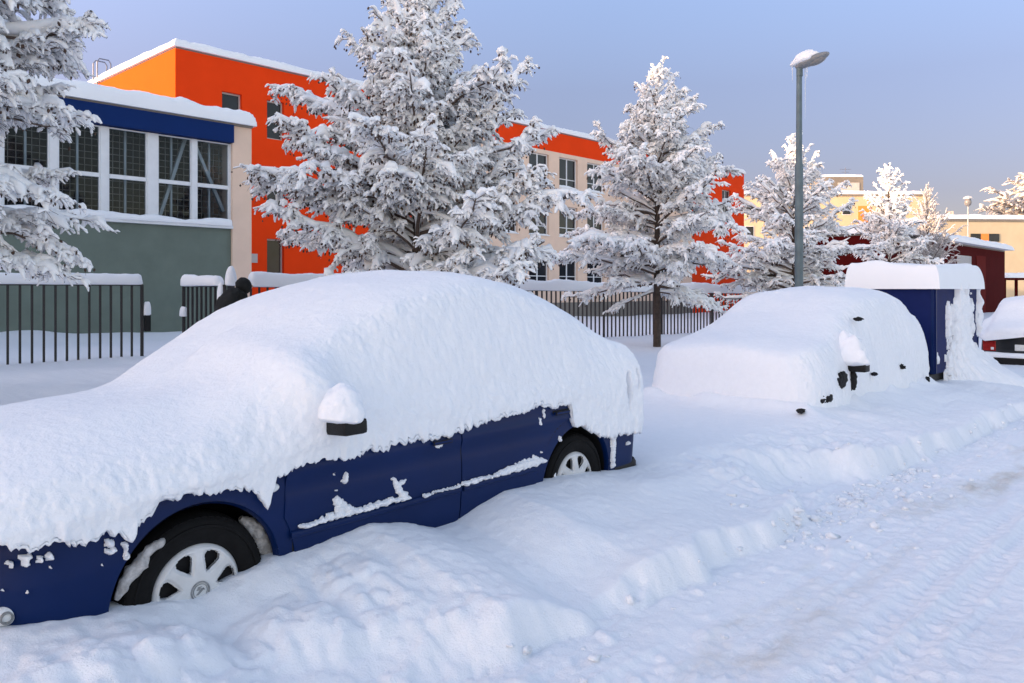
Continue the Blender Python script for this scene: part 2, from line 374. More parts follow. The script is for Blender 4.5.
def clods():
    rs = np.random.RandomState(5); V = []; F = []
    bm = bmesh.new(); bmesh.ops.create_icosphere(bm, subdivisions=2, radius=1)
    bv = np.array([v.co[:] for v in bm.verts]); bf = np.array([[v.index for v in f.verts] for f in bm.faces]); bm.free()
    for i in range(420):
        t = rs.uniform(-5, 7) if i % 4 == 0 else rs.uniform(-.2, 2.6)
        l = bank_foot(np.array(t)) + (rs.exponential(.12) - .06 if i % 5 else rs.uniform(-.6, .6))
        r = .005 + rs.exponential(.008); r = min(r, .03)
        X, Y, _ = street(t, l); z = float(ground_z(np.array(X), np.array(Y)))
        s = np.array([rs.uniform(.7, 1.4), rs.uniform(.7, 1.4), rs.uniform(.5, .9)]) * r
        d = 1 + .6 * vn3(bv[:, 0] * 1.9 + i, bv[:, 1] * 1.9, bv[:, 2] * 1.9, 3)
        V.append(bv * d[:, None] * s + np.array([X, Y, z + r * .15])); F.append(bf + len(bv) * i)
    link('snow_clods', mesh_from('snow_clods', np.concatenate(V), tris=np.concatenate(F), mats=[M['snow']]), kind='stuff',
         label='small broken lumps of snow scattered along the foot of the ploughed bank', cat='snow')
clods()

# ------------------------------------------------------------------ generic snow cap along a rail or ledge
def snow_cap(name, P, Q, width, height, parent, seed=1, mat=None, step=.05, ring=14, over=.02, sag=0.0, local=None, vary=.25, edge=.08):
    """rounded lumpy snow lying on a straight ledge from P to Q (centre line of its underside)"""
    P = np.array(P, float); Q = np.array(Q, float); L = np.linalg.norm(Q - P); d = (Q - P) / L
    side = np.array([d[1], -d[0], 0]); side /= np.linalg.norm(side)
    n = max(8, int(L / step)); x = np.linspace(0, L, n)
    e = np.clip(np.minimum(x, L - x) / edge, 0, 1); e = np.sqrt(np.clip(1 - (1 - e) ** 2, 0.0004, 1))
    th = np.linspace(0, 2 * np.pi, ring, endpoint=False)
    cx = np.sign(np.cos(th)) * np.abs(np.cos(th)) ** .75; cz = np.sin(th)
    cz = np.where(cz < 0, cz * .12, np.abs(cz) ** .8)
    hv = height * (1 + vary * fbm2(x * 1.1, x * 0 + seed, 3, seed)); wv = width / 2 * (1 + .5 * vary * fbm2(x * 2, x * 0 + seed + 9, 2, seed + 5))
    V = P + d * x[:, None, None] + side * ((cx * wv[:, None] * e[:, None]) )[..., None] + np.array([0, 0, 1.0]) * ((cz[None] * hv[:, None] * e[:, None]))[..., None]
    nz = fbm3(V[..., 0] * 6, V[..., 1] * 6, V[..., 2] * 6, 3, seed + 2)
    V[..., 2] += nz * .06 * height * (cz > .05); V = V + side * (nz * .05 * width)[..., None] * .5
    c0 = len(V) * ring
    quads = grid_quads(n, ring, True)
    vv = np.concatenate([V.reshape(-1, 3), V[0].mean(0)[None], V[-1].mean(0)[None]])
    tr = [[c0, (k + 1) % ring, k] for k in range(ring)] + [[c0 + 1, (n - 1) * ring + k, (n - 1) * ring + (k + 1) % ring] for k in range(ring)]
    return link(name, mesh_from(name, vv, quads, tr, [mat or M['snow_roof']]), parent)

# ------------------------------------------------------------------ buildings
def frame2(P, d):          # local frame: x along the facade, y outwards to the street, z up; returns Empty args
    return math.atan2(d[1], d[0])
FACE = math.atan2(U[1], U[0])      # local x = along U, local -y = N (towards the street)

# --- gymnasium
GP = np.array([-.3275 * 27.0, 27.0])                 # right end of its street face (px 250)
def face_tz(px, py, P):
    t = on_line(px, P, U); p = P + U * t; return t, EYE + (HY - py) / FPX * p[1]
gym = thing('gymnasium', 'low sports hall with green base wall, blue fascia and large white framed windows', 'building', (GP[0], GP[1], 0), FACE)
tpil = face_tz(231, 200, GP)[0]; zsill = face_tz(231, 229, GP)[1]; zb0 = face_tz(231, 143.5, GP)[1]; zb1 = face_tz(231, 126, GP)[1]
GL, GD = -34.0, 16.0
b = MB(); b.box((GL, 0, -1), (tpil, .3, zsill)); b.build('base_wall', M['green'], gym)
b = MB(); b.box((GL, -.012, -1), (tpil - .02, 0, .62)); b.build('plinth', M['green'], gym)
b = MB(); b.box((tpil, -.1, -1), (0, .6, zb1)); b.build('corner_pilaster', M['beige'], gym)
b = MB(); b.box((-.3, .6, -1), (0, GD, zb1)); b.box((GL, .3, -1), (GL + .3, GD, zb1)); b.box((GL, GD, -1), (0, GD + .3, zb1)); b.build('wall', M['beige'], gym)
b = MB(); b.box((GL, -.22, zb0), (tpil - .003, .3, zb1)); b.build('fascia', M['blue_fascia'], gym)
b = MB(); b.box((GL, -.2, zb1), (0, GD, zb1 + .06)); b.build('roof', M['concrete'], gym)
def slab_snow(name, x0, x1, y0, y1, z, h, parent, seed, nx=160, ny=40, rnd=.22, over=.06):
    xs = np.linspace(0, 1, nx); ys = np.linspace(0, 1, ny)
    xs = .5 - .5 * np.cos(np.pi * xs) * (1 - .25 * np.sin(np.pi * xs) ** 2); ys = .5 - .5 * np.cos(np.pi * ys)
    Xs, Ys = np.meshgrid(x0 - over + (x1 - x0 + 2 * over) * xs, y0 - over + (y1 - y0 + 2 * over) * ys, indexing='ij')
    ed = np.minimum(np.minimum(Xs - (x0 - over), x1 + over - Xs), np.minimum(Ys - (y0 - over), y1 + over - Ys))
    e = np.clip(ed / rnd, 0, 1); e = np.sqrt(np.clip(1 - (1 - e) ** 2, 0, 1))
    Z = z + h * e * (1 + .12 * fbm2(Xs * .8, Ys * .8, 3, seed)) + .02 * fbm2(Xs * 5, Ys * 5, 2, seed + 3) * e
    top = np.stack([Xs, Ys, Z], -1).reshape(-1, 3); n = len(top)
    ov = np.clip(1 - ed / (over * 2.5), 0, 1)
    bot = np.stack([Xs, Ys, np.full_like(Xs, z + .002) - .0 * ov], -1).reshape(-1, 3)
    q = grid_quads(nx, ny); qb = q[:, ::-1] + n
    return link(name, mesh_from(name, np.concatenate([top, bot]), np.concatenate([q, qb]), mats=[M['snow_roof']]), parent)
slab_snow('roof_snow', GL, .03, -.25, GD, zb1 + .06, .52, gym, 3, nx=420, ny=60, rnd=.28)
# fascia snow film below the roof slab
# windows: px ranges of the panes at the right end, repeated leftwards
z0w, z1w = zsill + .10, zb0
def gx(px): return face_tz(px, 180, GP)[0]
mods = [(gx(197), gx(229.5)), (gx(158), gx(192)), (gx(108.5), gx(147.5))]
pitch = gx(158) - gx(108.5)
w1 = mods[2][1] - mods[2][0]
cur = mods[2][0] - .22
while cur - w1 > GL + 1.0:
    mods.append((cur - w1, cur)); cur -= w1 + (.32 if len(mods) % 2 else .22)
edges = sorted(mods)
zt = face_tz(197, 184.5, GP)[1]
mull = MB(); last = GL
for a, c in edges:
    if a - last > .01: mull.box((last, .0, z0w), (a, .16, z1w - .02))
    last = c
mull.box((last, 0, z0w), (tpil, .16, z1w - .02)); mull.build('mullions', M['white_frame'], gym)
for a, c in edges:
    fr = MB(); w = .035
    fr.box((a, .03, z0w), (a + w, .12, z1w - .02)); fr.box((c - w, .03, z0w), (c, .12, z1w - .02))
    fr.box((a + w, .03, z0w), (c - w, .12, z0w + w)); fr.box((a + w, .03, z1w - .02 - w), (c - w, .12, z1w - .02)); fr.box((a + w, .02, zt - .06), (c - w, .13, zt + .06))
    f = fr.build('window', M['white_frame'], gym)
    p = MB(); p.box((a + w, .07, z0w + w), (c - w, .08, zt - .06)); p.box((a + w, .07, zt + .06), (c - w, .08, z1w - .02 - w)); p.build('pane', M['clear_glass'], f)
b = MB(); b.box((GL, -.16, zsill), (tpil - .003, .3, zsill + .09)); b.build('window_sill', M['white_frame'], gym)
snow_cap('sill_snow', street(0, 0)[0:0] or (GL, -.1, zsill + .09), (tpil, -.1, zsill + .09), .22, .16, gym, 7, step=.06, vary=.5)
# inside of the hall
b = MB(); b.box((GL, 2.6, -1), (-.4, 2.7, zb1 - .1)); b.box((GL, .31, zsill - .3), (-.4, 2.6, zsill - .2)); b.box((GL, .31, zb1 - .2), (-.4, 2.6, zb1 - .1)); b.build('indoor_backing', M['indoor'], gym)  # near-black backing close behind the glass, the hall's dimness put in its colour
b = MB()
for a, c, s in ((mods[1][0], mods[1][1], 1), (mods[0][0], mods[0][1], -1)):
    if s > 0: b.bar((a + .15, .4, z0w), (c - .05, .4, z1w), .10)
    else: b.bar((a + .05, .4, z1w), (c - .02, .4, z0w + .5), .10)
for a, c in edges[::1]: b.bar((a + (c - a) * .58, .5, z0w), (a + (c - a) * .58, .5, z1w), .06)
b.build('steel_brace', M['brace'], gym)
b = MB()
x = -14.0
while x < -.5: b.box((x, .62, z0w), (x + .02, .635, z1w)); x += .2
z = z0w
while z < z1w: b.box((-14, .64, z), (-.5, .655, z + .02)); z += .2
b.build('ball_net', M['net'], gym)

# --- school building, street face along U from SP
SP = np.array([-.42 * 33.0, 33.0])
sch = thing('school_building', 'three storey school with red upper walls, beige window bays and a sunlit red end wall tinted orange', 'building', (SP[0], SP[1], 0), FACE)
def stz(px, py): return face_tz(px, py, SP)
SL = stz(744, 200)[0]; ZR = stz(176, 48)[1]
t_b0, t_b1 = stz(468, 200)[0], stz(692, 200)[0]
zred = stz(545, 150)[1]
D0 = 22.0
def windows_for(cols, rows, recess, parent, wmat, divide=True, sill=True):
    for (a, c) in cols:
        for (z0, z1) in rows:
            f = MB(); w = .07; y0, y1 = recess - .03, recess + .05
            f.box((a, y0, z0), (a + w, y1, z1)); f.box((c - w, y0, z0), (c, y1, z1)); f.box((a + w, y0, z0), (c - w, y1, z0 + w)); f.box((a + w, y0, z1 - w), (c - w, y1, z1))
            if divide:
                m = (a + c) / 2; f.box((m - .05, y0, z0 + w), (m + .05, y1, z1 - w)); f.box((a + w, y0, z0 + .28 * (z1 - z0)), (m - .05, y1, z0 + .28 * (z1 - z0) + .05)); f.box((m + .05, y0, z0 + .28 * (z1 - z0)), (c - w, y1, z0 + .28 * (z1 - z0) + .05))
            o = f.build('window', wmat, parent)
            p = MB(); p.box((a + w, recess, z0 + w), (c - w, recess + .02, z1 - w)); p.build('pane', M['win_glass'], o)
            if sill:
                s = MB(); s.box((a - .05, -.05, z0 - .06), (c + .05, recess, z0)); so = s.build('sill', M['white_frame'], o); snow_cap('sill_snow', (a - .03, recess / 2 - .03, z0), (c + .03, recess / 2 - .03, z0), .2, .12, so, int(a * 7) % 40, step=.1, ring=8, vary=.5)
def wall_with_holes(name, x0, x1, z0, z1, holes, mat, parent, y0=0.0, y1=.3):
    """one mesh; holes = list of (a, c, zb, zt)"""
    b = MB(); xs = sorted({x0, x1, *[h[0] for h in holes], *[h[1] for h in holes]})
    for xa, xb in zip(xs, xs[1:]):
        hs = sorted([(h[2], h[3]) for h in holes if h[0] <= xa + 1e-6 and h[1] >= xb - 1e-6]); z = z0
        for zb_, zt_ in hs:
            if zb_ > z: b.box((xa, y0, z), (xb, y1, zb_))
            z = max(z, zt_)
        if z < z1: b.box((xa, y0, z), (xb, y1, z1))
    return b.build(name, mat, parent)
# beige bay windows
a0, a1 = stz(529, 170)[0], stz(549, 170)[0]; step = stz(568.5, 170)[0] - stz(539, 170)[0]
zt3, zs3 = stz(539, 153)[1], stz(539, 184)[1]; hgt = zt3 - zs3; storey = zt3 - stz(539, 203.5)[1]
cols = []; k = -3
while a1 + step * k < t_b1 - .3:
    if a0 + step * k > t_b0 + .3: cols.append((a0 + step * k, a1 + step * k))
    k += 1
rows = [(zs3 - i * storey, zt3 - i * storey) for i in range(3)]
wall_with_holes('beige_wall', t_b0, t_b1, -1, zred, [(a, c, r0, r1) for a, c in cols for r0, r1 in rows], M['beige'], sch)
windows_for(cols, rows, .2, sch, M['white_frame'])
b = MB(); b.box((t_b0, -.08, -1), (t_b1, -.0, .75)); b.build('plinth', M['concrete'], sch)
# red blocks
lc = [(stz(222, 98)[0], stz(242, 98)[0]), (stz(267, 98)[0], stz(284, 98)[0])]
lz = [(stz(275, 142)[1], stz(275, 101)[1])]
lz = [(lz[0][1] - 1.75, lz[0][1]), (lz[0][1] - 1.75 - storey, lz[0][1] - storey), (lz[0][1] - 1.75 - 2 * storey, lz[0][1] - 2 * storey)]
lc += [(lc[1][0] + 4.2, lc[1][1] + 4.2), (lc[1][0] + 8.4, lc[1][1] + 8.4)]
wall_with_holes('red_wall', 0, t_b0, -1, ZR, [(a, c, r0, r1) for a, c in lc for r0, r1 in lz], M['red'], sch)
windows_for(lc, lz, .2, sch, M['grey_frame'], divide=False, sill=False)
rc = [(stz(722, 200)[0], stz(731, 200)[0])]; rz = [(stz(726, 222)[1], stz(726, 190)[1])]
wall_with_holes('red_wall', t_b1, SL, -1, ZR, [(a, c, r0, r1) for a, c in rc for r0, r1 in rz], M['red'], sch)
windows_for(rc, rz, .2, sch, M['grey_frame'], divide=True, sill=False)
b = MB(); b.box((t_b0, 0.0, zred), (t_b1, .3, ZR)); b.build('red_wall_band', M['red'], sch)
b = MB(); b.box((-.03, 0, -1), (-.002, D0, ZR)); b.build('sunlit_end_wall', M['orange'], sch)
b = MB(); b.box((SL - .3, .302, -1), (SL, D0, ZR)); b.box((.3, D0 - .3, -1), (SL - .3, D0, ZR)); b.build('rear_wall', M['red'], sch)
b = MB(); b.box((.0, .0, ZR + .002), (SL, D0, ZR + .06)); b.build('roof', M['concrete'], sch)
slab_snow('roof_snow', -.08, SL + .05, -.08, D0, ZR + .06, .36, sch, 5, nx=420, ny=60, rnd=.2)
b = MB()
for dy in (0, .5):
    yb = 8.3 + dy; b.tube([(-.12, yb, ZR - 1.0), (-.12, yb, ZR + 1.05), (-.02, yb, ZR + 1.2), (.4, yb, ZR + 1.2), (.5, yb, ZR + 1.05), (.5, yb, ZR)], .03, 6)
b.build('roof_ladder', M['metal'], sch)
b = MB(); px0 = stz(250, 257); b.box((px0[0], -.03, px0[1] - .25), (px0[0] + .35, -.002, px0[1] + .15)); b.build('wall_plaque', M['grey_frame'], sch)

# --- maroon single storey annexe
AR = np.array([.616 * 69.0, 69.0])
ann = thing('maroon_annexe', 'low maroon annexe with a snowy roof edge and a barred window behind the trailer', 'building', (AR[0], AR[1], 0), FACE)
ztop = EYE + (HY - 252) / FPX * 69
def atz(px, py): return face_tz(px, py, AR)
AL = -30.0
wn_ = (atz(957, 265)[0], atz(971, 265)[0], EYE + (HY - 274) / FPX * 66, EYE + (HY - 259) / FPX * 66)
wall_with_holes('wall', AL, 0, -1.5, ztop, [wn_], M['maroon'], ann)
b = MB(); b.box((-.3, .302, -1.5), (-.002, 6, ztop)); b.box((AL, .302, -1.5), (AL + .3, 6, ztop)); b.box((AL + .3, 5.7, -1.5), (-.3, 6, ztop)); b.build('side_wall', M['maroon'], ann)
b = MB(); b.box((AL, 0, ztop + .002), (0, 6, ztop + .12)); b.build('roof', M['concrete'], ann)
slab_snow('roof_snow', AL, .1, -.35, 6.2, ztop + .12, .5, ann, 9, nx=260, ny=40, rnd=.4, over=.3)
windows_for([wn_[:2]], [wn_[2:]], .15, ann, M['white_frame'], divide=True)
b = MB(); x = wn_[0] + .15
while x < wn_[1]: b.box((x, -.03, wn_[2]), (x + .06, .02, wn_[3])); x += .3
b.build('window_bars', M['white_frame'], ann)
d0 = atz(976, 270)[0]; d1 = atz(985, 270)[0]
b = MB(); b.box((d0, -.05, -.5), (d1, -.002, EYE + (HY - 258) / FPX * 67)); b.build('door', M['maroon_door'], ann)

# --- far yellow buildings
def far_block(name, label, px0, px1, ytop, Y, rot, depth, mat, extra=None, zb=-1.5):
    x0 = (px0 - 512) / FPX * Y; x1 = (px1 - 512) / FPX * Y; z = EYE + (HY - ytop) / FPX * Y
    o = thing(name, label, 'building', (x0, Y, 0), rot); w = x1 - x0
    b = MB(); b.box((0, 0, zb), (w, depth, z)); b.build('wall', mat, o)
    b = MB(); b.box((-.15, -.15, z), (w + .15, depth + .15, z + .25)); b.build('roof', M['concrete'], o)
    slab_snow('roof_snow', -.15, w + .15, -.15, depth + .15, z + .25, .55, o, 12, nx=80, ny=24, rnd=.4, over=.1)
    return o, w, z
def panel(o, name, mat, Y, ox, px0, px1, y0, y1, off=-.06, th=.05):
    s = Y / FPX; x0 = (px0 - ox) * s; x1 = (px1 - ox) * s; z0 = EYE + (HY - y1) * s; z1 = EYE + (HY - y0) * s
    b = MB(); b.box((x0, off, z0), (x1, off + th, z1)); return b.build(name, mat, o)
Yf = 120.0
o, w, z = far_block('apartment_block', 'pale yellow apartment block with orange panels and a grey rooftop penthouse beyond the trees', 742, 930, 196, Yf, R(0), 16, M['yellow'])
for a, c, y0, y1, m_ in ((858, 871, 206, 240, 'orange_panel'),):
    panel(o, 'wall_panel', M[m_], Yf, 742, a, c, y0, y1)
for px in (749, 808, 846, 902):
    for yy in (204, 226, 248):
        q = panel(o, 'window', M['white_frame'], Yf, 742, px - 4, px + 5, yy, yy + 11, -.06, .05)
        s = Yf / FPX; b = MB(); b.box(((px - 3.4 - 742) * s, -.075, EYE + (HY - yy - 10.4) * s), ((px + 4.4 - 742) * s, -.062, EYE + (HY - yy - .6) * s)); b.build('pane', M['win_glass'], q)
s = Yf / FPX
b = MB(); b.box(((828 - 742) * s, 3, z + .25), ((872 - 742) * s, 11, EYE + (HY - 174) * s)); b.build('penthouse', M['concrete'], o)
slab_snow('penthouse_snow', (828 - 742) * s, (872 - 742) * s, 3, 11, EYE + (HY - 174) * s, .4, o, 15, 40, 20, .3)
b = MB(); b.box(((846 - 742) * s, 2.93, EYE + (HY - 188) * s), ((868 - 742) * s, 2.997, EYE + (HY - 180) * s)); b.build('penthouse_window', M['grey_frame'], o)
b = MB(); ax = (862 - 742) * s; az = EYE + (HY - 174) * s; b.tube([(ax, 6, az), (ax, 6, az + 1.9)], .05, 6); b.tube([(ax - .9, 6, az + 1.6), (ax + .9, 6, az + 1.6)], .035, 6); b.tube([(ax - .6, 6, az + 1.15), (ax + .6, 6, az + 1.15)], .035, 6); b.build('aerial', M['metal'], o)
Yf2 = 95.0
o2, w, z = far_block('yellow_building', 'long flat roofed yellow building with an orange window strip at the far right', 936, 1180, 221, Yf2, R(4), 14, M['yellow'])
for a, c, m_ in ((972, 982.5, 'win_glass'), (983, 991, 'orange_panel'), (991.5, 1002, 'win_glass'), (1040, 1062, 'win_glass')):
    panel(o2, 'window_strip', M[m_], Yf2, 936, a, c, 233.5, 241.5)
s = Yf2 / FPX
b = MB(); b.box(((972 - 936) * s, 4, z), ((976 - 936) * s, 4.6, z + 1.6)); b.build('chimney', M['beige'], o2)
blk = thing('shade_block', 'tall plain beige block added out of view far left to shade the street', 'building', (-50, -42, 0), R(90))  # unseen block, added to keep the sun off street and trees
b = MB(); b.box((0, 0, -1.5), (60, 12, 18)); b.build('wall', M['beige'], blk)
b = MB()
for i in range(17):
    for j in range(5): b.box((1.5 + 3.4 * i, -.05, .8 + 3.3 * j), (3.3 + 3.4 * i, -.002, 2.4 + 3.3 * j))
b.build('window_band', M['win_glass'], blk)
slab_snow('roof_snow', 0, 60, 0, 12, 18, .4, blk, 19, 80, 24, .3)
# porch posts beside the annexe
pt = thing('porch', 'small flat porch on maroon posts beside the annexe, snow on top', 'porch', PX(1003, 290, 75.0)[:2] + (0,), 0)
b = MB()
for dx in (.2, 1.3, 2.6): b.box((dx - .1, 0, -1.5), (dx + .1, .2, EYE + (HY - 280) / FPX * 75))
b.build('post', M['maroon'], pt)
zt_ = EYE + (HY - 280) / FPX * 75
b = MB(); b.box((0, -.6, zt_), (5, 2, zt_ + .2)); b.build('roof', M['maroon'], pt)
slab_snow('roof_snow', 0, 5, -.6, 2, zt_ + .2, .45, pt, 8, 40, 20, .3)

# ------------------------------------------------------------------ fence
def fence_pt(d, z=0.0, off=0.0): p = F0 + FD * d + FN * off; return (p[0], p[1], z - .0102 * min(max(d, 0), 40))
FA = math.atan2(FD[1], FD[0])
RAIL = 1.55 + .13
def fence_run(name, label, P, Q, cap, seed, pitch=.197, posts=(), end_box=False, cap_h=.2, gate=False):
    """P, Q = base points of the run; local x along it"""
    P = Vector(P); Q = Vector(Q); d = (Q - P); L = math.hypot(d.x, d.y); sl = d.z / L
    o = thing(name, label, 'gate' if gate else 'fence', P, math.atan2(d.y, d.x))
    H = RAIL
    b = MB(); b.bar((0, 0, H - .02), (L, 0, H - .02 + sl * L), .04, .05); b.build('rail', M['iron'], o)
    b = MB(); n = int(round(L / pitch))
    for i in range(n + 1):
        x = L * i / n; z = sl * x; b.box((x - .019, -.019, z + .02), (x + .019, .019, z + H - .045))
    b.build('grille', M['iron'], o)
    for x in posts:
        b = MB(); b.box((x - .027, -.027, -.1 + sl * x), (x + .027, .027, H - .022 + sl * x)); b.build('post', M['iron'], o)
    if cap: snow_cap('snow_cap', (cap[0], 0, H + sl * cap[0]), (cap[1], 0, H + sl * cap[1]), .26, cap_h, o, seed, step=.05, vary=.18, edge=.12)
    return o
o = fence_run('iron_fence', 'black iron fence panel under thick snow at the left, ending at an open gateway', fence_pt(-12.2), fence_pt(0), (0, 12.22), 31, posts=(12.2, 8.2, 4.2), cap_h=.23)
b = MB(); b.box((12.24, -.05, .7), (12.36, .05, 1.05)); b.build('lock_box', M['black_plastic'], o)
snow_cap('lock_snow', (12.22, 0, 1.05), (12.38, 0, 1.05), .12, .2, o, 5, step=.01, edge=.05)
hinge = fence_pt(1.72); hv = Vector(hinge)
leafd = Vector((-.80, .60, 0)) * 1.62
fence_run('iron_gate', 'narrow black iron gate leaf standing ajar with snow along its top', hv + leafd, hv, (-.02, 1.5), 37, pitch=.19, posts=(0, 1.62), cap_h=.22, gate=True)
gob = [o for o in scene.objects if o.name == 'iron_gate'][0]
snow_cap('latch_snow', (-.05, -.04, .98), (.17, -.04, .98), .12, .18, gob, 6, step=.01, edge=.06)
snow_cap('hinge_snow', (1.42, -.02, 1.36), (1.6, -.02, 1.36), .14, .36, gob, 8, step=.01, edge=.06)
o = thing('gate_post', 'square iron gate post with a tall lump of snow on top', 'gate post', fence_pt(1.86), FA)
b = MB(); b.box((-.06, -.06, -.1), (.06, .06, 1.72)); b.build('post', M['iron'], o)
snow_cap('snow_cap', (-.13, 0, 1.7), (.13, 0, 1.7), .27, .36, o, 9, step=.01, edge=.13)
fence_run('railing_fence', 'long black railing fence running behind the young trees, snow along its top rail', fence_pt(2.12), fence_pt(31), (.12, 28.8), 41, posts=tuple(np.arange(0, 28.3, 3.0)), cap_h=.3)

# ------------------------------------------------------------------ trees
def tubes(P, Rr, sides, up_bias=None):
    """P (N,K,3) Rr (N,K) -> verts, quads"""
    Nn, K = P.shape[:2]
    T = np.gradient(P, axis=1); T /= np.linalg.norm(T, axis=2, keepdims=True) + 1e-9
    ref = np.tile(np.array([0, 0, 1.0]), (Nn, K, 1)); vert = np.abs(T[..., 2]) > .9; ref[vert] = np.array([1.0, 0, 0])
    A = np.cross(T, ref); A /= np.linalg.norm(A, axis=2, keepdims=True) + 1e-9; Bv = np.cross(A, T)
    th = np.linspace(0, 2 * np.pi, sides, endpoint=False)
    V = P[:, :, None, :] + Rr[:, :, None, None] * (A[:, :, None, :] * np.cos(th)[None, None, :, None] + Bv[:, :, None, :] * np.sin(th)[None, None, :, None])
    q = grid_quads(K, sides, True)
    Q = (q[None] + (np.arange(Nn) * K * sides)[:, None, None]).reshape(-1, 4)
    return V, Q
def snow_tubes(P, Rr, sides, seed, lift=.55, lump=.45, freq=9, flat=.35):
    """lumpy snow lying on paths: flattened below, bulging above"""
    Nn, K = P.shape[:2]
    n = vn3(P[..., 0] * freq, P[..., 1] * freq, P[..., 2] * freq, seed)
    Rr = Rr * np.clip(1 + lump * n * 1.6, .15, 2.0)
    Pc = P.copy(); Pc[..., 2] += Rr * lift
    V, Q = tubes(Pc, Rr, sides)
    dz = V[..., 2] - Pc[..., 2][:, :, None]
    V[..., 2] = Pc[..., 2][:, :, None] + np.where(dz < 0, dz * flat, dz * .95)
    nn = vn3(V[..., 0] * 22, V[..., 1] * 22, V[..., 2] * 22, seed + 1)
    V = V + (V - Pc[:, :, None, :]) * (nn * .35)[..., None]
    return V, Q
def curve_paths(O, D, L, K, droop, rs, jit=.06, up=0.0):
    """O (N,3) D (N,3) L (N) -> (N,K,3) bending down by droop"""
    s = np.linspace(0, 1, K)[None, :, None]
    P = O[:, None, :] + D[:, None, :] * L[:, None, None] * s
    P[..., 2] -= (droop * L)[:, None] * (s[..., 0] ** 2)
    P[..., 2] += (up * L)[:, None] * (s[..., 0] ** 3) if np.ndim(up) else up * L[:, None] * s[..., 0] ** 3
    P = P + rs.normal(0, jit, P.shape) * (L[:, None, None]) * s * .5
    return P
def lerp_path(P, idx, f):
    K = P.shape[1]; x = f * (K - 1); i = np.minimum(x.astype(int), K - 2); w = (x - i)[:, None]
    a = P[idx, i]; b = P[idx, i + 1]; d = b - a; d = d / (np.linalg.norm(d, axis=1, keepdims=True) + 1e-9)
    return a * (1 - w) + b * w, d
def merge(lst):
    V = []; Q = []; off = 0
    for v, q in lst:
        v = v.reshape(-1, 3); V.append(v); Q.append(q + off); off += len(v)
    return np.concatenate(V), np.concatenate(Q)
def snowy_tree(name, label, base, height, radius, seed, nprim=70, cb=.14, spread=1.0, sec_step=.15, ter_step=.065, snow=1.0, cones=2500,
               rise=(.05, .75), droop=(.28, .05), trunk_r=.09, power=.8, group='snow laden young trees along the pavement', lean=(0, 0), cat='tree', prof=(.72, .92, 1.0, .78, .47, .26, .07), snow_mat='snow_tree'):
    rs = np.random.RandomState(seed)
    o = thing(name, label, cat, base, 0, group)
    K = 12; tz = np.linspace(0, 1, K)
    TP = np.stack([lean[0] * tz + .05 * np.cumsum(rs.normal(0, .4, K)) * .3, lean[1] * tz + .05 * np.cumsum(rs.normal(0, .4, K)) * .3, tz * height * .985], -1); TP[0, :2] = 0
    b = MB(); b.tube([tuple(p) for p in TP], list(trunk_r * (1 - tz) ** .8 + .012), 10); b.build('trunk', M['bark'], o, sm=True)
    # primaries
    f = cb + (1 - cb) * (np.sort(rs.rand(nprim)) ** 1.05) * .985
    h = (f - cb) / (1 - cb)
    prof = np.interp(h, [0, .06, .2, .45, .7, .88, 1], prof)
    L = radius * prof * rs.uniform(.55, 1.12, nprim); az = np.arange(nprim) * 2.39996 + rs.normal(0, .6, nprim)
    inc = rise[0] + (rise[1] - rise[0]) * h ** 1.1 + rs.normal(0, .2, nprim)
    D = np.stack([np.cos(az) * np.cos(inc), np.sin(az) * np.cos(inc), np.sin(inc)], -1)
    O = np.stack([np.interp(f, tz, TP[:, i]) for i in range(3)], -1)
    dr = droop[0] + (droop[1] - droop[0]) * h + rs.normal(0, .06, nprim)
    P1 = curve_paths(O, D, L, 9, dr, rs, .04, .10)
    r1 = (.008 + .011 * L)[:, None] * np.linspace(1, .25, 9)[None]
    wood = [tubes(P1, r1, 5)]
    # secondaries
    cnt = np.maximum(2, (2 * L * .85 / sec_step).astype(int)); idx = np.repeat(np.arange(nprim), cnt)
    fs = rs.uniform(.14, 1.0, len(idx)) ** .85
    O2, d2 = lerp_path(P1, idx, fs); sg = rs.choice([-1, 1], len(idx))
    L2 = np.clip((.30 + .42 * (1 - fs)) * L[idx] ** .75 * rs.uniform(.5, 1.1, len(idx)) * .62, .08, .95) * spread
    ang = rs.uniform(.5, 1.15, len(idx)) * sg
    ca, sa = np.cos(ang), np.sin(ang)
    D2 = np.stack([d2[:, 0] * ca - d2[:, 1] * sa, d2[:, 0] * sa + d2[:, 1] * ca, d2[:, 2] * .5 + rs.uniform(-.25, .5, len(idx))], -1)
    D2 /= np.linalg.norm(D2, axis=1, keepdims=True)
    P2 = curve_paths(O2, D2, L2, 6, rs.uniform(.05, .4, len(idx)), rs, .09)
    wood.append(tubes(P2, (.0045 + .004 * L2)[:, None] * np.linspace(1, .4, 6)[None], 4))
    # tertiaries
    c3 = np.maximum(1, (2 * L2 / ter_step).astype(int)); id3 = np.repeat(np.arange(len(idx)), c3)
    f3 = rs.uniform(.15, 1, len(id3)); O3, d3 = lerp_path(P2, id3, f3)
    L3 = np.clip(rs.uniform(.05, .18, len(id3)) * (1.25 - .5 * f3), .04, .3)
    a3 = rs.uniform(.4, 1.3, len(id3)) * rs.choice([-1, 1], len(id3)); ca, sa = np.cos(a3), np.sin(a3)
    D3 = np.stack([d3[:, 0] * ca - d3[:, 1] * sa, d3[:, 0] * sa + d3[:, 1] * ca, d3[:, 2] * .4 + rs.uniform(-.45, .4, len(id3))], -1); D3 /= np.linalg.norm(D3, axis=1, keepdims=True)
    P3 = curve_paths(O3, D3, L3, 5, rs.uniform(.1, .7, len(id3)), rs, .08)
    wood.append(tubes(P3, np.full((len(id3), 5), .0026), 3))
    V, Q = merge(wood); link('branches', mesh_from('branches', V, Q, mats=[M['twig']]), o)
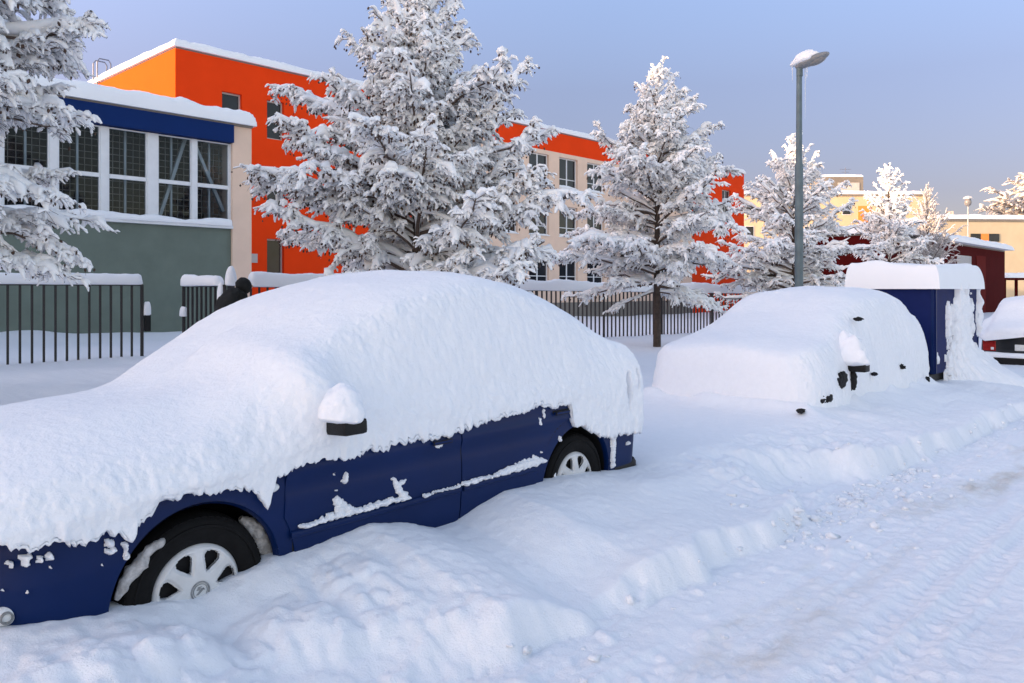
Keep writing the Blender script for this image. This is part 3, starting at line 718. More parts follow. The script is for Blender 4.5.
    # snow
    s = []
    e1 = np.array([.25, .8, .95, 1, 1, 1, .95, .85, .3]); s.append(snow_tubes(P1, (.028 + .016 * L)[:, None] * e1 * snow, 8, seed + 3, .75, .5, 6))
    keep = rs.rand(len(idx)) < .93; e2 = np.array([.3, .9, 1, 1, .95, .25])
    Pm = np.concatenate([P2[keep][:, :1], .5 * (P2[keep][:, :-1] + P2[keep][:, 1:]), P2[keep][:, -1:]], 1)
    s.append(snow_tubes(P2[keep], (.022 + .034 * L2[keep] ** .6)[:, None] * e2 * snow * rs.uniform(.7, 1.25, keep.sum())[:, None], 7, seed + 5, .7, .55, 9))
    keep = rs.rand(len(id3)) < .82; e3 = np.array([.45, .95, 1, .9, .4])
    s.append(snow_tubes(P3[keep], (.017 + .048 * L3[keep])[:, None] * e3 * snow * rs.uniform(.6, 1.3, keep.sum())[:, None], 5, seed + 7, .6, .5, 14))
    V, Q = merge(s); link('snow_cover', mesh_from('snow_cover', V, Q, mats=[M[snow_mat]]), o)
    if cones:
        k = rs.randint(0, len(id3), cones); p = P3[k, -1] + rs.normal(0, .015, (cones, 3)); p[:, 2] -= .02
        ln = rs.uniform(.022, .044, cones); w = ln * rs.uniform(.35, .6, cones); dv = rs.normal(0, .35, (cones, 3)); dv[:, 2] = -1; dv /= np.linalg.norm(dv, axis=1, keepdims=True)
        PP = np.stack([p, p + dv * ln[:, None] * .5, p + dv * ln[:, None], p + dv * ln[:, None] * 1.5], 1)
        RR = np.stack([w * .3, w, w * .9, w * .15], 1)
        v, q = tubes(PP, RR, 4); link('dry_cones', mesh_from('dry_cones', v, q, mats=[M['cone']]), o, kind='stuff')
    return o
T2 = np.array([3.95, 21.8])
def row(k): p = T2 + U * 8.5 * k; return (p[0], p[1], float(ground_z(np.array(p[0]), np.array(p[1]))) - .05)
snowy_tree('snowy_tree', 'snow laden tree at the left edge, its trunk out of frame, branches over the fence', (row(-2)[0] - .42, row(-2)[1], row(-2)[2]), 8.8, 2.75, 11, nprim=230, cb=.24, snow=1.36, cones=5200, trunk_r=.11, sec_step=.125, rise=(.08, .6), droop=(.24, .05), prof=(.85, .95, 1, 1, .9, .6, .1))
snowy_tree('snowy_tree', 'largest snow laden tree, with dark cones, directly behind the near blue car', row(-1), 7.75, 2.95, 29, nprim=165, cb=.12, snow=1.36, cones=8500, trunk_r=.1, sec_step=.14, rise=(.3, 1.05), droop=(.2, .02), prof=(.9, 1.02, 1.08, 1.02, .48, .24, .06))
snowy_tree('snowy_tree', 'conical snowy tree with its bare trunk showing against the railing, between the two cars', row(0), 7.75, 2.85, 37, nprim=150, cb=.2, snow=1.32, cones=1500, trunk_r=.1, rise=(.12, .85), droop=(.3, .0), sec_step=.17)
snowy_tree('snowy_tree', 'snowy tree standing behind the street lamp', (PX(794, 290, 28.0)[0], 28.0, -.15), 7.2, 2.95, 41, nprim=160, cb=.12, snow=1.2, cones=1200, sec_step=.19, ter_step=.13, rise=(.2, .9), droop=(.26, .0))
snowy_tree('snowy_tree', 'small snowy tree right of the street lamp, in front of the maroon annexe', (PX(889, 290, 34.2)[0], 34.2, -.25), 7.3, 2.35, 53, nprim=150, cb=.12, snow=1.25, cones=800, sec_step=.2, ter_step=.16, rise=(.2, .9), droop=(.24, .0))
p = PX(927, 290, 50.0)
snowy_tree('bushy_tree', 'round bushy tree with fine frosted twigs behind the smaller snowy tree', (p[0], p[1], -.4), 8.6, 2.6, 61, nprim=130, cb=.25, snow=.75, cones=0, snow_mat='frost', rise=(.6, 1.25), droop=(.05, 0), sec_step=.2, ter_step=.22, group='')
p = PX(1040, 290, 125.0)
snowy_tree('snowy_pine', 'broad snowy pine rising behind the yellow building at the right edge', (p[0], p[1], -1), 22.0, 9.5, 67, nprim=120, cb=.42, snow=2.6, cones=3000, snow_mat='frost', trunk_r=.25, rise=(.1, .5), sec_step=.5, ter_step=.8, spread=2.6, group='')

# ------------------------------------------------------------------ street lamp
lp = PX(799, 290, 15.0)
lamp = thing('street_lamp', 'tall grey street lamp post with a snow topped oval head', 'street lamp', (lp[0], lp[1], 0), math.atan2(N[1], N[0]))
zt = EYE + (HY - 70) / FPX * 15; zm = EYE + (HY - 165) / FPX * 15
b = MB(); b.tube([(0, 0, -.1), (0, 0, 1.0), (0, 0, zm), (.0, 0, zm + .06), (0.005, 0, zt + .02)], [.085, .08, .075, .058, .05], 16); b.build('pole', M['pole'], lamp, sm=True)
b = MB(); b.tube([(0.01, 0, zt - .12), (.01, 0, zt + .06), (.10, 0, zt + .10)], [.06, .062, .05], 12); b.build('bracket', M['pole'], lamp, sm=True)
def ellipsoid(name, c, r, mat, parent, tilt=0.0, nse=0.0, seed=1, flatb=1.0, su=28, sv=16):
    th = np.linspace(0, 2 * np.pi, su, endpoint=False); ph = np.linspace(-np.pi / 2, np.pi / 2, sv)
    X = np.cos(ph)[:, None] * np.cos(th)[None] * r[0]; Y = np.cos(ph)[:, None] * np.sin(th)[None] * r[1]; Z = np.sin(ph)[:, None] * np.ones(su)[None] * r[2]
    Z = np.where(Z < 0, Z * flatb, Z)
    V = np.stack([X, Y, Z], -1)
    if nse: V = V * (1 + nse * fbm3(V[..., 0] / max(r) * 3 + seed, V[..., 1] / max(r) * 3, V[..., 2] / max(r) * 3, 3, seed))[..., None]
    ct, s_ = math.cos(tilt), math.sin(tilt); V = np.stack([V[..., 0] * ct - V[..., 2] * s_, V[..., 1], V[..., 0] * s_ + V[..., 2] * ct], -1) + np.array(c)
    return link(name, mesh_from(name, V, grid_quads(sv, su, True), mats=[mat]), parent)
ellipsoid('lamp_head', (.25, 0, zt + .13), (.33, .13, .085), M['lamp_grey'], lamp, R(14))
ellipsoid('lamp_glass', (.33, 0, zt + .12), (.19, .10, .085), M['lamp_cover'], lamp, R(14))
ellipsoid('snow_cap', (.15, 0, zt + .15), (.27, .15, .17), M['snow'], lamp, R(8), .18, 4, .35)
rs_ = random.Random(3)
for i in range(5):
    x = -.12 + i * .07 + rs_.uniform(-.02, .02); L = rs_.choice([.25, .5, .9, 1.5]) * .7
    b = MB(); b.tube([(x, .05 * (i % 2), zt + .14), (x + .005, .05 * (i % 2), zt + .14 - L * .5), (x, .05 * (i % 2), zt + .14 - L)], [.009, .006, .002], 5); b.build('icicle', M['lamp_glass'], lamp)
ln = PX(968, 290, 62.0)
lan = thing('lantern_post', 'thin pale post with a frosted lantern far down the street', 'street lamp', (ln[0], ln[1], 0))
zl = EYE + (HY - 205) / FPX * 62
b = MB(); b.tube([(0, 0, -1), (0, 0, zl)], [.07, .05], 8); b.build('pole', M['grey_frame'], lan, sm=True)
ellipsoid('lantern', (0, 0, zl + .2), (.26, .26, .32), M['lamp_cover'], lan)
ellipsoid('snow_cap', (0, 0, zl + .5), (.34, .34, .2), M['frost'], lan, 0, .15, 2, .4)

# ------------------------------------------------------------------ cars
def catmull(P, n):
    """P (K,...) control rows -> n samples"""
    P = np.asarray(P); K = len(P); x = np.linspace(0, K - 1, n); i = np.minimum(x.astype(int), K - 2); f = (x - i)
    f = f.reshape((-1,) + (1,) * (P.ndim - 1))
    p0 = P[np.maximum(i - 1, 0)]; p1 = P[i]; p2 = P[i + 1]; p3 = P[np.minimum(i + 2, K - 1)]
    return .5 * ((2 * p1) + (-p0 + p2) * f + (2 * p0 - 5 * p1 + 4 * p2 - p3) * f ** 2 + (-p0 + 3 * p1 - 3 * p2 + p3) * f ** 3)
def pchip(x, xs, ys):
    xs = np.asarray(xs, float); ys = np.asarray(ys, float); h = np.diff(xs); d = np.diff(ys) / h
    m = np.zeros(len(xs)); m[0] = d[0]; m[-1] = d[-1]
    for i in range(1, len(xs) - 1):
        m[i] = 0 if d[i - 1] * d[i] <= 0 else 2 * d[i - 1] * d[i] / (d[i - 1] + d[i])
    x = np.clip(x, xs[0], xs[-1]); k = np.clip(np.searchsorted(xs, x) - 1, 0, len(xs) - 2); t = (x - xs[k]) / h[k]
    return ys[k] * (1 + 2 * t) * (1 - t) ** 2 + m[k] * h[k] * t * (1 - t) ** 2 + ys[k + 1] * t * t * (3 - 2 * t) + m[k + 1] * h[k] * t * t * (t - 1)
HW = .845
def bulge(z): return np.interp(z, [.14, .22, .35, .5, .62, .8, .9, .96], [.06, .035, .012, .002, .0, .012, .022, .035])
def plan(s, s0, s1, rr=.2):
    """half width factor along the body (rounded ends)"""
    f = np.clip((s0 + .42 - s) / .42, 0, 1); r = np.clip((s - (s1 - rr)) / rr, 0, 1)
    mid = 1 - .018 * np.clip((-.1 - s) / .7, 0, 1) - .03 * np.clip((s - 2.2) / 1.0, 0, 1) ** 1.5
    return mid * (1 - f ** 2.6) ** (1 / 2.6) * (1 - r ** 2.8) ** (1 / 2.8)
class Car:
    def __init__(c, root, s0, s1, wb=2.55):
        c.root = root; c.s0 = s0; c.s1 = s1; c.wb = wb
    def loc(c, s, l, z): return np.stack([np.asarray(s, float), -np.asarray(l, float), np.asarray(z, float) + 0 * np.asarray(s)], -1)
    def side(c, s, z): return HW * plan(s, c.s0, c.s1) - bulge(z)
    def body(c, paint, belt=.93, arch=.365, doors=True):
        # perimeter
        sa = np.concatenate([c.s0 + .42 * (1 - np.cos(np.linspace(0, np.pi / 2, 26))), np.linspace(c.s0 + .42, c.s1 - .2, 260)[1:], c.s1 - .2 * (1 - np.sin(np.linspace(0, np.pi / 2, 22)))[1:]])
        la = HW * plan(sa, c.s0, c.s1)
        per = np.concatenate([np.stack([sa, la], 1), np.stack([sa[::-1], -la[::-1]], 1)])
        dS = np.linalg.norm(np.diff(per, axis=0), axis=1); keep = np.concatenate([[True], dS > 1e-4]); per = per[keep]
        cen = np.array([(c.s0 + c.s1) / 2, 0]); zs = np.linspace(.17, belt, 52)
        nrm = np.gradient(per, axis=0); nrm = np.stack([-nrm[:, 1], nrm[:, 0]], 1); nrm /= np.linalg.norm(nrm, axis=1, keepdims=True) + 1e-9
        sgn = np.sign((nrm * (per - cen)).sum(1)); nrm *= np.where(sgn == 0, 1, sgn)[:, None]
        S = per[None, :, 0] - nrm[None, :, 0] * bulge(zs)[:, None]; Lt = per[None, :, 1] - nrm[None, :, 1] * bulge(zs)[:, None]
        bl = np.interp(per[:, 0], [c.s0, c.s0 + .5, .15, .5, 2.7, c.s1], [.66, .74, .82, belt, belt, .88]); Z = .17 + (zs[:, None] - .17) * ((bl - .17) / (belt - .17))[None]
        q = grid_quads(len(zs), per.shape[0], True)
        Sf, Lf, Zf = S.ravel(), Lt.ravel(), Z.ravel()
        for hs in (0.0, c.wb):
            dx = Sf - hs; dz = Zf - .31; r = np.hypot(dx, dz)
            inside = r < arch; allin = inside[q].all(1); q = q[~allin]
            edge = np.zeros(len(Sf), bool); edge[q[inside[q].any(1)].ravel()] = True; mv = edge & inside
            rr = np.maximum(r, 1e-6); Sf = np.where(mv, hs + dx / rr * arch, Sf); Zf = np.where(mv, .31 + dz / rr * arch, Zf)
        mi = np.zeros(len(q), int)
        if doors:
            cs = Sf[q].mean(1); cz = Zf[q].mean(1); cl = Lf[q].mean(1)
            dr_ = np.minimum(np.hypot(cs, cz - .31), np.hypot(cs - c.wb, cz - .31))
            mi[(cs > .43) & (cs < 2.43) & (cz > .27) & (np.abs(cl) > .6) & (dr_ > arch + .07)] = 1  # body behind the doors coloured dark, standing for shade in the gaps
        me = mesh_from('body', c.loc(Sf, Lf, Zf), q, mats=[paint, M['dark_gap']], mat_idx=mi)
        ob = link('body', me, c.root)
        # deck, floor and wheel wells
        b = MB()
        top = [(float(x), float(-y)) for x, y in per[::4] * np.array([.985, .94])]
        b.prism(top, Matrix.Translation((0, 0, .2)), .02)
        b.build('floor_pan', M['dark_gap'], c.root)
        for hs in (0.0, c.wb):
            for sd in (1, -1):
                b = MB()
                for i in range(24):
                    pass
                arcs = np.linspace(-.35, math.pi + .35, 40)
                P = [];
                for a in arcs:
                    x = hs + arch * math.cos(a); z = .31 + arch * math.sin(a); lo = float(c.side(np.array(x), np.array(max(z, .18))))
                    P.append([(x, -sd * lo, z), (hs + (arch - .012) * math.cos(a), -sd * (lo - .03), .31 + (arch - .012) * math.sin(a)), (hs + (arch + .01) * math.cos(a), -sd * (lo - .07), .31 + (arch + .01) * math.sin(a)), (hs + (arch + .01) * math.cos(a), -sd * .5, .31 + (arch + .01) * math.sin(a)), (hs, -sd * .5, .31)])
                V = np.array(P); qd = grid_quads(V.shape[0], V.shape[1]); col = np.tile([0, 1, 1, 1], V.shape[0] - 1)
                link('wheel_well', mesh_from('wheel_well', V, qd, mats=[paint, M['dark_gap']], mat_idx=col), c.root)
    def cabin(c, paint, keys, n=60):
        """keys: list of (s, H, halfwidth at top, halfwidth at belt)"""
        k = np.array(keys); s = np.linspace(k[0, 0], k[-1, 0], n)
        H = pchip(s, k[:, 0], k[:, 1]); Wt = pchip(s, k[:, 0], k[:, 2]); Wb = pchip(s, k[:, 0], k[:, 3]); zb = .90
        rows_ = []
        for j in range(n):
            h = max(H[j], zb + .005)
            rows_.append(catmull(np.array([(s[j], Wb[j], zb), (s[j], Wb[j] * .6 + Wt[j] * .4 + .02, zb + .5 * (h - zb)), (s[j], Wt[j], zb + .9 * (h - zb)), (s[j], Wt[j] * .7, h - .01), (s[j], 0, h), (s[j], -Wt[j] * .7, h - .01), (s[j], -Wt[j], zb + .9 * (h - zb)), (s[j], -(Wb[j] * .6 + Wt[j] * .4 + .02), zb + .5 * (h - zb)), (s[j], -Wb[j], zb)]), 40))
        V = np.array(rows_); V = c.loc(V[..., 0], V[..., 1], V[..., 2])
        link('cabin', mesh_from('cabin', V, grid_quads(n, 40), mats=[paint]), c.root)
    def wheel(c, hs, sd, emblem=True, detail=True, steer=0.0):
        out = .815
        wl = bpy.data.objects.new('wheel', None); COL.objects.link(wl); wl.parent = c.root
        wl.location = (hs, -sd * (out - .095), .31); wl.rotation_euler = (R(90) if sd > 0 else R(-90), 0, steer)      # local +z = outwards
        I = Matrix.Identity(4); b = MB()
        prof = [(.17, -.095), (.24, -.1), (.285, -.085), (.305, -.06), (.31, 0), (.305, .055), (.292, .082), (.27, .094), (.235, .097), (.20, .088), (.185, .07), (.17, .06)]
        b.lathe(prof, I, 72)
        if detail:      # raised ring on the side wall and tread blocks
            b.lathe([(.255, .094), (.258, .101), (.266, .101), (.269, .092)], I, 72)
            for k in range(60):
                a = 2 * math.pi * k / 60
                Mx = Matrix.Rotation(a, 4, 'Z') @ Matrix.Translation((.303, 0, 0)) @ Matrix.Rotation(R(-8), 4, 'Y')
                b.box((-.01, -.011, .02), (.006, .011, .078), Mx); 
        b.build('tyre', M['rubber'], wl, sm=True)
        b = MB(); b.lathe([(.178, .055), (.001, .045)], I, 48); b.build('backing_disc', M['dark_gap'], wl)  # plain dark disc filling the view behind the hubcap openings
        # hubcap with seven openings
        nr, na = 34, 280; r = np.linspace(.001, .186, nr); a = np.linspace(0, 2 * np.pi, na, endpoint=False)
        Rr, A = np.meshgrid(r, a, indexing='ij')
        ns = 7; ph = (A * ns / (2 * np.pi) + .5) % 1 - .5
        hr_ = np.clip(1 - np.abs((Rr - .122) / .043) ** 2.4, 0, 1) ** (1 / 2.4); halfw = hr_ * np.interp(Rr, [.08, .164], [.16, .37])
        hole = np.abs(ph) < halfw
        zc = .088 + .016 * (1 - (Rr / .186) ** 2) - .014 * smooth(.172, .186, Rr) + .004 * smooth(.16, .165, Rr) * (1 - smooth(.168, .172, Rr))
        edge = np.clip((np.abs(ph) - halfw) * 10, 0, 1); zc = zc - .010 * (1 - edge) * (halfw > .02)
        rot = .22
        V = np.stack([Rr * np.cos(A + rot), Rr * np.sin(A + rot), zc], -1)
        q = grid_quads(nr, na, True); hq = hole.ravel()[q].all(1); q = q[~hq]
        # thickness: inner copy
        V2 = V.copy(); V2[..., 2] -= .016; nv = nr * na
        be = {}
        for f in q:
            for x, y in ((f[0], f[1]), (f[1], f[2]), (f[2], f[3]), (f[3], f[0])):
                e = (min(x, y), max(x, y)); be[e] = be.get(e, 0) + 1 if e in be else 1
        rim = [[x, y, y + nv, x + nv] for (x, y), cnt in be.items() if cnt == 1]
        me = mesh_from('hubcap', np.concatenate([V.reshape(-1, 3), V2.reshape(-1, 3)]), np.concatenate([q, np.array(rim, np.int64).reshape(-1, 4)]), mats=[M['hubcap']])
        hub = link('hubcap', me, wl)
        if emblem:
            b = MB(); b.lathe([(.041, .103), (.041, .108), (.036, .109), (.035, .105)], I, 40); zf = .1052
            b.lathe([(.030, .104), (.030, .107), (.0285, .107), (.0285, .104)], I, 36)
            b.prism([(-.018, -.012), (-.010, -.014), (.012, .004), (.02, .002), (.014, .012), (.004, .010), (-.004, .002)], Matrix.Translation((0, 0, .104)), .003)
            for k in range(3): b.box((-.016 + .003 * k, .006 + .005 * k, .104), (-.002 + .004 * k, .0085 + .005 * k, .107))
            b.build('emblem', M['emblem'], hub)
        return wl
    def snow(c, name, K, ns=420, nt=150, ze_far=.6, jag=.03, holes=(), mat=None, seed=1, n_amp=1.0, parent=None, zfloor=None, bumps=()):
        """K: dict of key arrays over s: s,H,Wt,dt,Wm,zm,Wb,zb,We,ze ; lofted blanket with a ragged lower edge"""
        ks = K['s']; s0, s1 = ks[0], ks[-1]
        x = np.linspace(0, 1, ns); x = x + .045 * np.sin(2 * np.pi * x) * -1.0; s = s0 + (s1 - s0) * x
        g_ = {k: pchip(s, ks, K[k]) for k in K if k != 's'}
        jz = jag * (.9 * fbm2(s * 7, s * 0, 3, seed) + 1.5 * np.abs(vn2(s * 34, s * 0 + 5, seed + 4)) + 1.0 * np.abs(vn2(s * 70, s * 0 + 5, seed + 6)) - .5)
        ze = g_['ze'] + jz
        if zfloor is not None: ze = np.maximum(ze, zfloor)
        rows_ = np.empty((ns, nt, 3))
        for j in range(ns):
            H, Wt, dt, Wm, zm, Wb, zb, We = (g_[k][j] for k in ('H', 'Wt', 'dt', 'Wm', 'zm', 'Wb', 'zb', 'We')); e = min(ze[j], zb - .05)
            half = np.array([(0, H), (Wt * .55, H - dt * .18), (Wt, H - dt), (Wm, zm), (Wb, zb), (We, e * .6 + zb * .4), (We - .004, e + .012)])
            near = catmull(half, nt - 62)
            far = catmull(np.array([(0, H), (-Wt * .55, H - dt * .18), (-Wt, H - dt), (-Wm, zm), (-Wb, zb), (-We, ze_far)]), 50)[::-1]
            low = np.array([(We - .010, e), (We - .03, e + .006), (We - .08, e + .03), (We - .12, e + .06)])
            lowf = np.array([(-We + .16, ze_far + .05), (-We + .06, ze_far)])
            pr = np.concatenate([lowf, far[:-1], near, low]); n0 = len(pr)
            if n0 < nt: pr = np.concatenate([pr, np.repeat(pr[-1:], nt - n0, 0)])
            rows_[j, :, 0] = s[j]; rows_[j, :, 1:] = pr[:nt]
        V = rows_
        # outward normals
        ds = np.gradient(V, axis=0); dt_ = np.gradient(V, axis=1); nn = np.cross(ds, dt_); nn /= np.linalg.norm(nn, axis=2, keepdims=True) + 1e-9
        cen = np.array([0, 0, .5]); d = V - cen; d[..., 0] = 0
        nn *= np.sign((nn * d).sum(2))[..., None] + 0.0
        X, Y, Z = V[..., 0], V[..., 1], V[..., 2]
        sidew = smooth(.35, .85, np.abs(nn[..., 1]))
        disp = .020 * fbm3(X * 2.1, Y * 2.1, Z * 2.1, 2, seed + 7) + (.0016 + .0038 * sidew) * fbm3(X * 16, Y * 16, Z * 11, 3, seed + 9, .65) + (.0012 + .0024 * sidew) * fbm3(X * 44, Y * 44, Z * 34, 2, seed + 11)
        disp = disp * n_amp
        # near the ragged edge the blanket thins out and breaks up
        de = np.clip((Z - ze[:, None]) / .10, 0, 1); disp = disp * (.35 + .65 * de); disp = disp + (1 - de) * sidew * (Y > 0) * (.010 * fbm3(X * 38, Y * 38, Z * 10, 2, seed + 13))
        for (hs, hz, hr, dep) in holes:
            rr = np.hypot((X - hs) / hr[0], (Z - hz) / hr[1]) + .45 * fbm3(X * 14, Y * 14, Z * 14, 2, seed + 17)
            disp = disp - dep * smooth(1.25, .7, rr) * (Y > 0)
        for (bs, bz, br, ba) in bumps: disp = disp + ba * np.exp(-(np.hypot(X - bs, (Z - bz) * .8) / br) ** 2) * (Y > 0)
        V = V + nn * disp[..., None]
        def cap(row, ds):
            cz = row[:, 2].min() * .5 + row[:, 2].max() * .5; out = []
            for k, f in enumerate((.9, .7, .4, .0)):
                r_ = row.copy(); r_[:, 1] *= f; r_[:, 2] = cz + (r_[:, 2] - cz) * f; r_[:, 0] += ds * (1 - f * f); out.append(r_)
            return np.array(out)
        V = np.concatenate([cap(V[0], -.02)[::-1], V, cap(V[-1], .02)]); ns = len(V)
        V2 = c.loc(V[..., 0], V[..., 1], V[..., 2]); q = grid_quads(ns, nt)
        ob = link(name, mesh_from(name, V2, q, mats=[mat or M['snow_car']]), parent or c.root); return ob

def pix_side(px, py, org, d, nrm, l):
    """pixel -> (s, z) on the vertical plane at lateral offset l of a car"""
    P = org + nrm * l; s = on_line(px, P, d); p = P + d * s; return s, EYE + (HY - py) / FPX * p[1]

# ---- near blue hatchback
CT = R(42.0); CD = np.array([math.sin(CT), math.cos(CT)]); CN = np.array([math.cos(CT), -math.sin(CT)])
CO = np.array([-1.29, 3.30]) - CN * .815            # centre line at the front axle
car = thing('parked_car', 'blue hatchback in the foreground, hood and windows buried in snow, wheels half sunk', 'car', (CO[0], CO[1], 0), math.atan2(CD[1], CD[0]), 'snow covered cars parked along the street')
c1 = Car(car, -.86, 3.37)
c1.body(M['blue_paint'])
c1.cabin(M['blue_paint2'], [(.1, .88, .3, .74), (.4, .93, .45, .76), (1.05, 1.32, .52, .79), (1.35, 1.41, .55, .80), (2.0, 1.42, .55, .80), (2.5, 1.30, .53, .78), (2.9, 1.10, .5, .74), (3.15, .92, .46, .68)])
for hs in (0.0, 2.55):
    for sd in (1, -1): c1.wheel(hs, sd)
def PS(px, py, l=.845): return pix_side(px, py, CO, CD, CN, l)
# doors
def door(name, sa, sb, z0, z1, slope_a=0.0):
    ns, nz = int((sb - sa) / .012), 54
    s, z = np.meshgrid(np.linspace(sa, sb, ns), np.linspace(z0, z1, nz), indexing='ij')
    s = s + slope_a * (z - .6) * (1 - (s - sa) / (sb - sa))
    q = grid_quads(ns, nz); Sf, Zf = s.ravel(), z.ravel()
    for hs in (0.0, 2.55):
        R_ = .44; dx = Sf - hs; dz = Zf - .31; r = np.hypot(dx, dz); ins = r < R_; q = q[~ins[q].all(1)]
        ed = np.zeros(len(Sf), bool); ed[q[ins[q].any(1)].ravel()] = True; mv = ed & ins; rr = np.maximum(r, 1e-6)
        Sf = np.where(mv, hs + dx / rr * R_, Sf); Zf = np.where(mv, .31 + dz / rr * R_, Zf)
    crease = .010 * np.exp(-((Zf - .735) / .035) ** 2) - .006 * np.exp(-((Zf - .66) / .05) ** 2)
    L = c1.side(Sf, Zf) + .007 + crease
    me = mesh_from(name, c1.loc(Sf, L, Zf), q, mats=[M['blue_paint']])
    bm = bmesh.new(); bm.from_mesh(me)
    bmesh.ops.delete(bm, geom=[v for v in bm.verts if not v.link_faces], context='VERTS')
    be = [e for e in bm.edges if e.is_boundary]; ex = bmesh.ops.extrude_edge_only(bm, edges=be)
    for v in ex['geom']:
        if isinstance(v, bmesh.types.BMVert): v.co.y += .013
    for f in bm.faces: f.smooth = True
    bm.to_mesh(me); bm.free(); me.set_sharp_from_angle(angle=R(50))
    return link(name, me, car)
s_gap = PS(461, 460)[0]; s_front = PS(284, 500)[0]
fd = door('front_door', s_front + .004, s_gap - .004, .25, .93, .06)
rd = door('rear_door', s_gap + .004, 2.47, .25, .93)
def strip(name, sa, sb, z0, h, parent, mat, th=.014):
    s = np.linspace(sa, sb, 60); rows_ = []
    for z_, o_ in ((z0, .004), (z0 + .008, th), (z0 + h - .006, th), (z0 + h, .004)): rows_.append(c1.loc(s, c1.side(s, np.full_like(s, z_)) + .007 + o_, np.full_like(s, z_) + .012 * (s - 1.0)))
    V = np.stack(rows_, 1); link(name, mesh_from(name, V, grid_quads(60, 4), mats=[mat]), parent)
strip('moulding', s_front + .03, s_gap - .01, .440, .035, fd, M['blue_paint']); strip('moulding', s_gap + .01, 2.12, .440, .035, rd, M['blue_paint'])
def handle(s, z, parent):
    b = MB(); l = float(c1.side(np.array(s), np.array(z))) + .008
    b.box((s - .085, -l - .002, z - .022), (s + .085, -l + .004, z + .022)); b.mi = 1
    b.box((s - .075, -l - .028, z - .004), (s + .06, -l - .012, z + .018), bevel=.005); b.box((s - .075, -l - .014, z), (s - .06, -l, z + .014)); b.box((s + .045, -l - .014, z), (s + .06, -l, z + .014))
    b.build('handle', [M['dark_gap'], M['blue_paint']], parent)
handle(1.33, .735, fd); handle(2.36, .775, rd)
# mirror
ms, mz = PS(341, 431, .96)
mir = bpy.data.objects.new('mirror', None); COL.objects.link(mir); mir.parent = car; mir.location = (ms, -.86, mz)
b = MB(); b.box((-.055, -.205, -.022), (.075, -.0, .05), Matrix.Rotation(R(-4), 4, 'X'), bevel=.018); b.box((-.05, -.04, -.075), (-.015, .03, -.0), None, bevel=.01); b.build('housing', M['black_plastic'], mir, sm=True)
ellipsoid('snow_cap', (.0, -.09, .06), (.10, .14, .15), M['snow_car'], mir, R(-6), .09, 17, .18, 96, 64)
# small fittings
si, zi = PS(272, 488)
ellipsoid('indicator_lamp', (si, -float(c1.side(np.array(si), np.array(zi))) - .004, zi), (.035, .018, .02), M['lamp_glass'], car)
def fit_on_bumper(px, py):
    best = None
    for s in np.linspace(-.86, -.4, 200):
        l = float(c1.side(np.array(s), np.array(.4))); p = CO + CD * s + CN * l; e = abs(512 + FPX * p[0] / p[1] - px)
        if best is None or e < best[0]: best = (e, s, l, EYE + (HY - py) / FPX * p[1])
    return best[1:]
fs_, fl_, fz_ = fit_on_bumper(6, 616)
ellipsoid('side_lamp', (fs_, -fl_ + .005, fz_), (.055, .03, .035), M['lamp_glass'], car, 0, 0, 1, 1)
b = MB(); b.lathe([(.022, 0), (.022, .012), (.016, .014), (.015, .004), (.001, .004)], Matrix.Translation((fs_ - .005, -fl_ - .018, fz_)) @ Matrix.Rotation(R(90), 4, 'X'), 24); b.build('lamp_bulb', M['emblem'], car)
# bumper valances
b = MB()
def valance(s_a, s_b, z0, z1, grow):
    s = np.linspace(s_a, s_b, 40); V = []
    for z_, g2 in ((z0, -.02), (z0 + .02, grow), (z1 - .02, grow), (z1, -.01)):
        l = HW * plan(s, -.88, 3.42) - .02 + g2; V.append(c1.loc(s, l, np.full_like(s, z_)))
    return np.stack(V, 1)
V = valance(2.99, 3.42, .22, .34, .006); V3 = V.copy(); V3[..., 1] *= -1; n_ = V.reshape(-1, 3).shape[0]
mid = np.stack([V[-1], V3[-1]], 0)
vv = np.concatenate([V.reshape(-1, 3), V3.reshape(-1, 3), mid.reshape(-1, 3)]); q = np.concatenate([grid_quads(40, 4), grid_quads(40, 4, off=n_), grid_quads(2, 4, off=2 * n_)])
link('bumper_valance', mesh_from('bumper_valance', vv, q, mats=[M['black_plastic']]), car)
# snow blanket
K1 = dict(s=np.array([-.97, -.93, -.85, -.5, .05, .4, .85, 1.2, 1.78, 2.4, 2.8, 3.08, 3.23, 3.31, 3.35]))
K1['H'] = np.array([.70, .82, .93, 1.01, 1.08, 1.22, 1.48, 1.60, 1.675, 1.60, 1.50, 1.41, 1.32, 1.17, .80])
K1['Wt'] = np.array([.25, .38, .50, .60, .62, .61, .60, .60, .61, .60, .58, .58, .58, .54, .30])
K1['dt'] = np.array([.05, .06, .07, .08, .08, .07, .07, .08, .07, .10, .14, .17, .14, .10, .05])
K1['Wm'] = np.array([.40, .55, .66, .77, .79, .75, .725, .72, .725, .715, .70, .73, .76, .70, .40])
K1['zm'] = np.array([.66, .72, .80, .85, .92, 1.06, 1.30, 1.41, 1.46, 1.37, 1.26, 1.175, 1.13, .99, .70])
K1['Wb'] = np.array([.46, .62, .75, .86, .885, .875, .855, .85, .85, .85, .84, .845, .85, .78, .46])
K1['zb'] = np.array([.63, .67, .70, .74, .80, .88, .97, 1.0, 1.0, 1.0, .98, .97, .97, .84, .64])
K1['We'] = np.array([.48, .64, .77, .868, .882, .880, .876, .872, .870, .870, .870, .868, .865, .81, .48])
